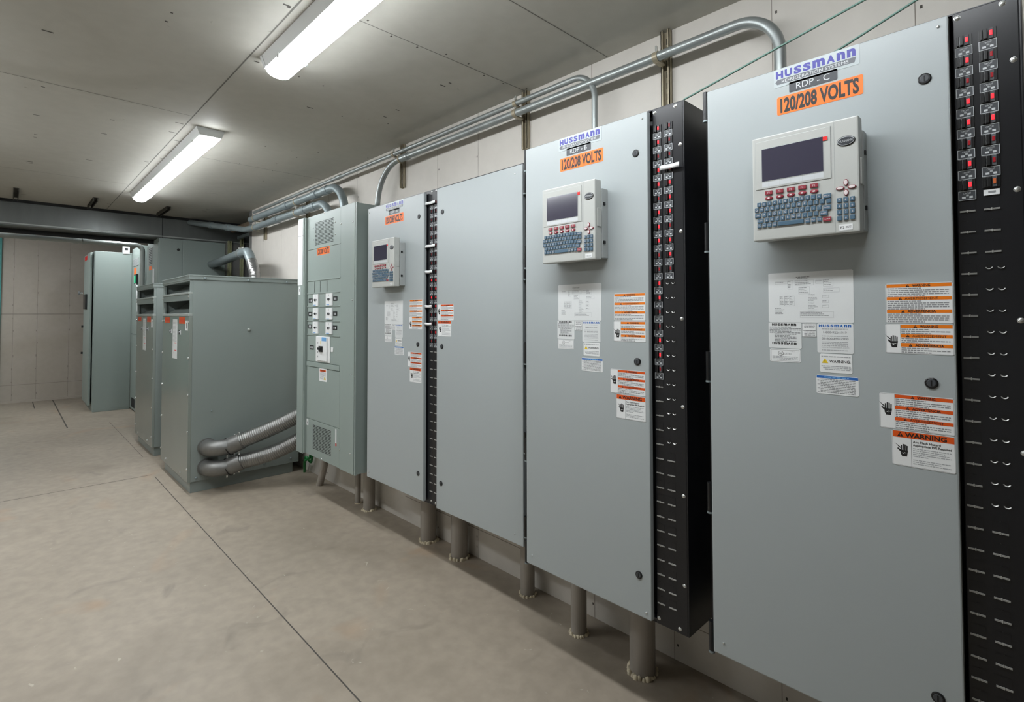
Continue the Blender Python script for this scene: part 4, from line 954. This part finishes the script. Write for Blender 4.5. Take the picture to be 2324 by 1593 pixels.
# ================================================================== FLOOR CONDUITS UNDER CABINETS
def stub(x, y, rad, ztop, label, seed):
    r = empty('floor_conduit', label, 'conduit', (x, y, 0), 'grey conduits from floor to cabinets')
    b = MB(); b.tube([(0, 0, 0.0), (0, 0, ztop)], rad, 'pvc', 28)
    b.tube([(0, 0, ztop-0.05), (0, 0, ztop)], rad*1.08, 'pvc', 28)
    b.build('pipe', r)
    R = random.Random(seed); b = MB(); n = 44
    for i in range(n):
        t = 2*math.pi*i/n+R.uniform(-.1, .1); rr = R.uniform(0.004, 0.011)*min(1.2, rad/0.045); q = rad+rr*R.uniform(0.0, 0.9)
        cx_, cy_ = q*math.cos(t), q*math.sin(t)
        ns = 7; ring = [(cx_+rr*math.cos(2*math.pi*k/ns), cy_+rr*math.sin(2*math.pi*k/ns), 0) for k in range(ns)]
        ring2 = [(cx_+rr*.8*math.cos(2*math.pi*k/ns), cy_+rr*.8*math.sin(2*math.pi*k/ns), rr*R.uniform(.6, 1.3)) for k in range(ns)]
        vs = ring+ring2+[(cx_, cy_, rr*1.5)]
        b.add(vs, [(k, (k+1) % ns, (k+1) % ns+ns, k+ns) for k in range(ns)]+[(k+ns, (k+1) % ns+ns, 2*ns) for k in range(ns)], 'foam', True)
    b.build('sealant_ring', r)
stub(-3.86, 2.03, 0.022, pz(0.418), 'thinnest grey floor conduit, under the panelboard corner', 1)
stub(-3.67, 2.025, 0.044, pz(0.418), 'grey floor conduit under the panelboard right side, beside the thinnest one', 2)
stub(-2.90, 2.035, 0.052, 0.372, 'thick grey floor conduit under the RDP-A breaker strip', 3)
stub(-2.57, 2.035, 0.051, 0.372, 'thick grey floor conduit under the left part of RDP-A right door', 4)
stub(-1.975, 2.030, 0.038, 0.372, 'slim grey floor conduit under the gap between RDP-A and RDP-B', 5)
stub(-1.570, 1.960, 0.037, 0.383, 'slim grey floor conduit under the middle of the RDP-B door', 6)
stub(-1.215, 1.940, 0.053, 0.383, 'thickest near grey floor conduit under the RDP-B breaker strip', 7)

# ground wires
b = MB(); b.tube(bend_path([(0, 0, 0.0), (0.05, -0.02, 0.12), (0.12, 0.0, 0.16), (0.16, 0.0, 0.30)], 0.02, 5), 0.012, 'gwire', 10); b.tube(bend_path([(-0.05, 0.02, 0.0), (0.02, 0.0, 0.16), (0.10, 0.02, 0.10), (0.2, 0.0, 0.25)], 0.02, 5), 0.011, 'gwire', 10)
o = b.build('ground_wire', None, (-4.97, 2.06, 0.0)); tag(o, 'loose green ground wire on the floor behind the panelboard', 'wire')
b = MB(); b.tube(bend_path([(0, 0, 0.0), (0.03, 0, 0.12), (0.16, 0.1, 0.10), (0.2, 0.14, 0)], 0.03, 5), 0.010, 'gwire', 10)
o = b.build('ground_wire', None, (-6.45, 1.5, 0.0)); tag(o, 'short green wire between the two transformers', 'wire')
b = MB(); b.tube(bend_path([(0, 0, 0), (0.10, 0, 0.20), (0.10, 0, 0.36)], 0.08, 6), 0.03, 'pvc', 16); o = b.build('conduit_elbow', None, (-4.50, 2.0, 0)); tag(o, 'small slanted grey conduit stub below the panelboard vent', 'conduit')

# ================================================================== FAR EQUIPMENT
# tall enclosure beside the header (two side panels, vent and label on its front)
r = empty('switchgear_enclosure', 'tall grey enclosure with vent and orange label right of the doorway', 'electrical cabinet', (-8.24, 1.83, 0))
def L3(x, y, z): return (x+8.24, y-1.83, z)
b = MB(); b.box(-0.39, 0.365, -0.46, 0.31, 0, 2.487, 'panel', 0.004); b.build('enclosure_box', r)
b = MB(); b.box(0.365, 0.372, -0.455, -0.205, 0.1, 2.465, 'panel', 0.002); b.build('side_panel', r)
b = MB(); b.box(0.365, 0.372, -0.192, 0.305, 0.1, 2.465, 'panel', 0.002); b.build('side_panel', r)
b = MB(); b.tube([(0.37, -0.25, 2.35), (0.385, -0.25, 2.35)], 0.016, 'blackd', 12); b.build('lock', r)
b = MB(); b.box(-0.37, 0.35, -0.468, -0.459, 0.15, 2.43, 'panel', 0.002); b.build('front_door', r)
b = MB(); b.box(-0.22, 0.0, -0.472, -0.468, 2.17, 2.40, 'e2b', 0.001)
for i in range(10):
    for j in range(4): b.rect(-0.21+j*0.053, -0.165+j*0.053, 2.18+i*0.022, 2.191+i*0.022, -0.4725, 'dark')
b.build('vent', r)
b = MB(); b.box(-0.20, -0.02, -0.4695, -0.468, 2.10, 2.155, 'voltor'); b.build('voltage_label', r)
b = MB(); b.tube([(0.14, -0.475, 1.9), (0.14, -0.475, 2.1)], 0.012, 'white', 8); b.build('tube_holder', r)
# distribution panel beyond
r = empty('panelboard', 'far pale panel with orange label and green lamp, through the doorway', 'electrical panel', (-9.90, 1.65, 0))
b = MB(); b.box(-0.38, 0.36, -0.22, 0.22, 0.02, 2.56, 'panel', 0.004); b.box(-0.38, 0.36, -0.222, -0.219, 1.20, 1.206, 'dark'); b.build('enclosure_box', r)
b = MB(); b.box(-0.26, 0.19, -0.226, -0.22, 2.27, 2.385, 'e2b', 0.001)
for i in range(6): b.rect(-0.25, 0.18, 2.28+i*0.017, 2.288+i*0.017, -0.2265, 'ink2')
b.build('vent', r)
b = MB(); b.box(-0.18, 0.02, -0.222, -0.22, 2.14, 2.24, 'voltor'); b.build('voltage_label', r)
b = MB(); b.box(0.02, 0.20, -0.25, -0.22, 1.98, 2.13, 'blackd', 0.004); b.box(0.07, 0.15, -0.256, -0.25, 1.99, 2.11, 'green', 0.003); b.build('green_lamp', r)
b = MB(); b.box(-0.23, 0.05, -0.223, -0.22, 0.06, 0.20, 'dark'); b.build('base_vent', r)
b = MB(); b.tube([(0.22, -0.235, 1.75), (0.20, -0.235, 1.95), (0.12, -0.245, 2.0)], 0.010, 'white', 8); b.box(0.16, 0.24, -0.23, -0.22, 1.55, 1.72, 'white'); b.build('white_cable', r)
# free standing cabinet in the doorway
r = empty('floor_cabinet', 'tall grey floor cabinet standing in the far room with black handle', 'cabinet', (-10.80, 1.19, 0))
b = MB(); b.box(-0.48, 0.515, -0.23, 0.24, 0.0, 2.50, 'panel', 0.005); b.box(0.515, 0.517, -0.225, 0.23, 0.03, 2.49, 'panel'); b.build('enclosure_box', r)
b = MB(); b.box(-0.50, 0.36, -0.275, -0.245, 0.09, 2.49, 'panel', 0.005); b.build('door', r)
b = MB(); b.box(-0.28, 0.04, -0.300, -0.275, 1.60, 1.84, 'blackd', 0.006); b.build('handle', r)
b = MB(); b.tube([(-0.50, -0.29, 1.87), (-0.50, -0.33, 1.87)], 0.022, 'screw', 10); b.tube([(-0.50, -0.33, 1.87), (-0.50, -0.345, 1.87)], 0.03, 'ink2', 10); b.build('lock', r)
for z in (1.31, 0.87): MB().tube([(-0.49, -0.275, z), (-0.49, -0.30, z)], 0.018, 'blackd', 10).build('lock', r)
b = MB(); b.box(-0.40, -0.05, -0.277, -0.275, 2.40, 2.47, 'redt'); b.build('red_label', r)
b = MB(); b.box(0.47, 0.53, 0.115, 0.205, 2.48, 2.62, 'lampw', 0.004); b.box(0.53, 0.533, 0.14, 0.18, 2.54, 2.575, 'dark'); b.build('lifting_bracket', r)
# bits of framing above the enclosure
b = MB(); b.box(-0.6, 0.6, -0.02, 0.02, -0.03, 0.03, 'wood'); b.box(-0.55, 0.5, 0.05, 0.09, -0.12, -0.08, 'galvd')
o = b.build('framing_piece', None, (-7.2, 2.20, 2.66)); tag(o, 'rough framing piece under the ceiling at the far corner', 'framing')

bpy.context.view_layer.update()
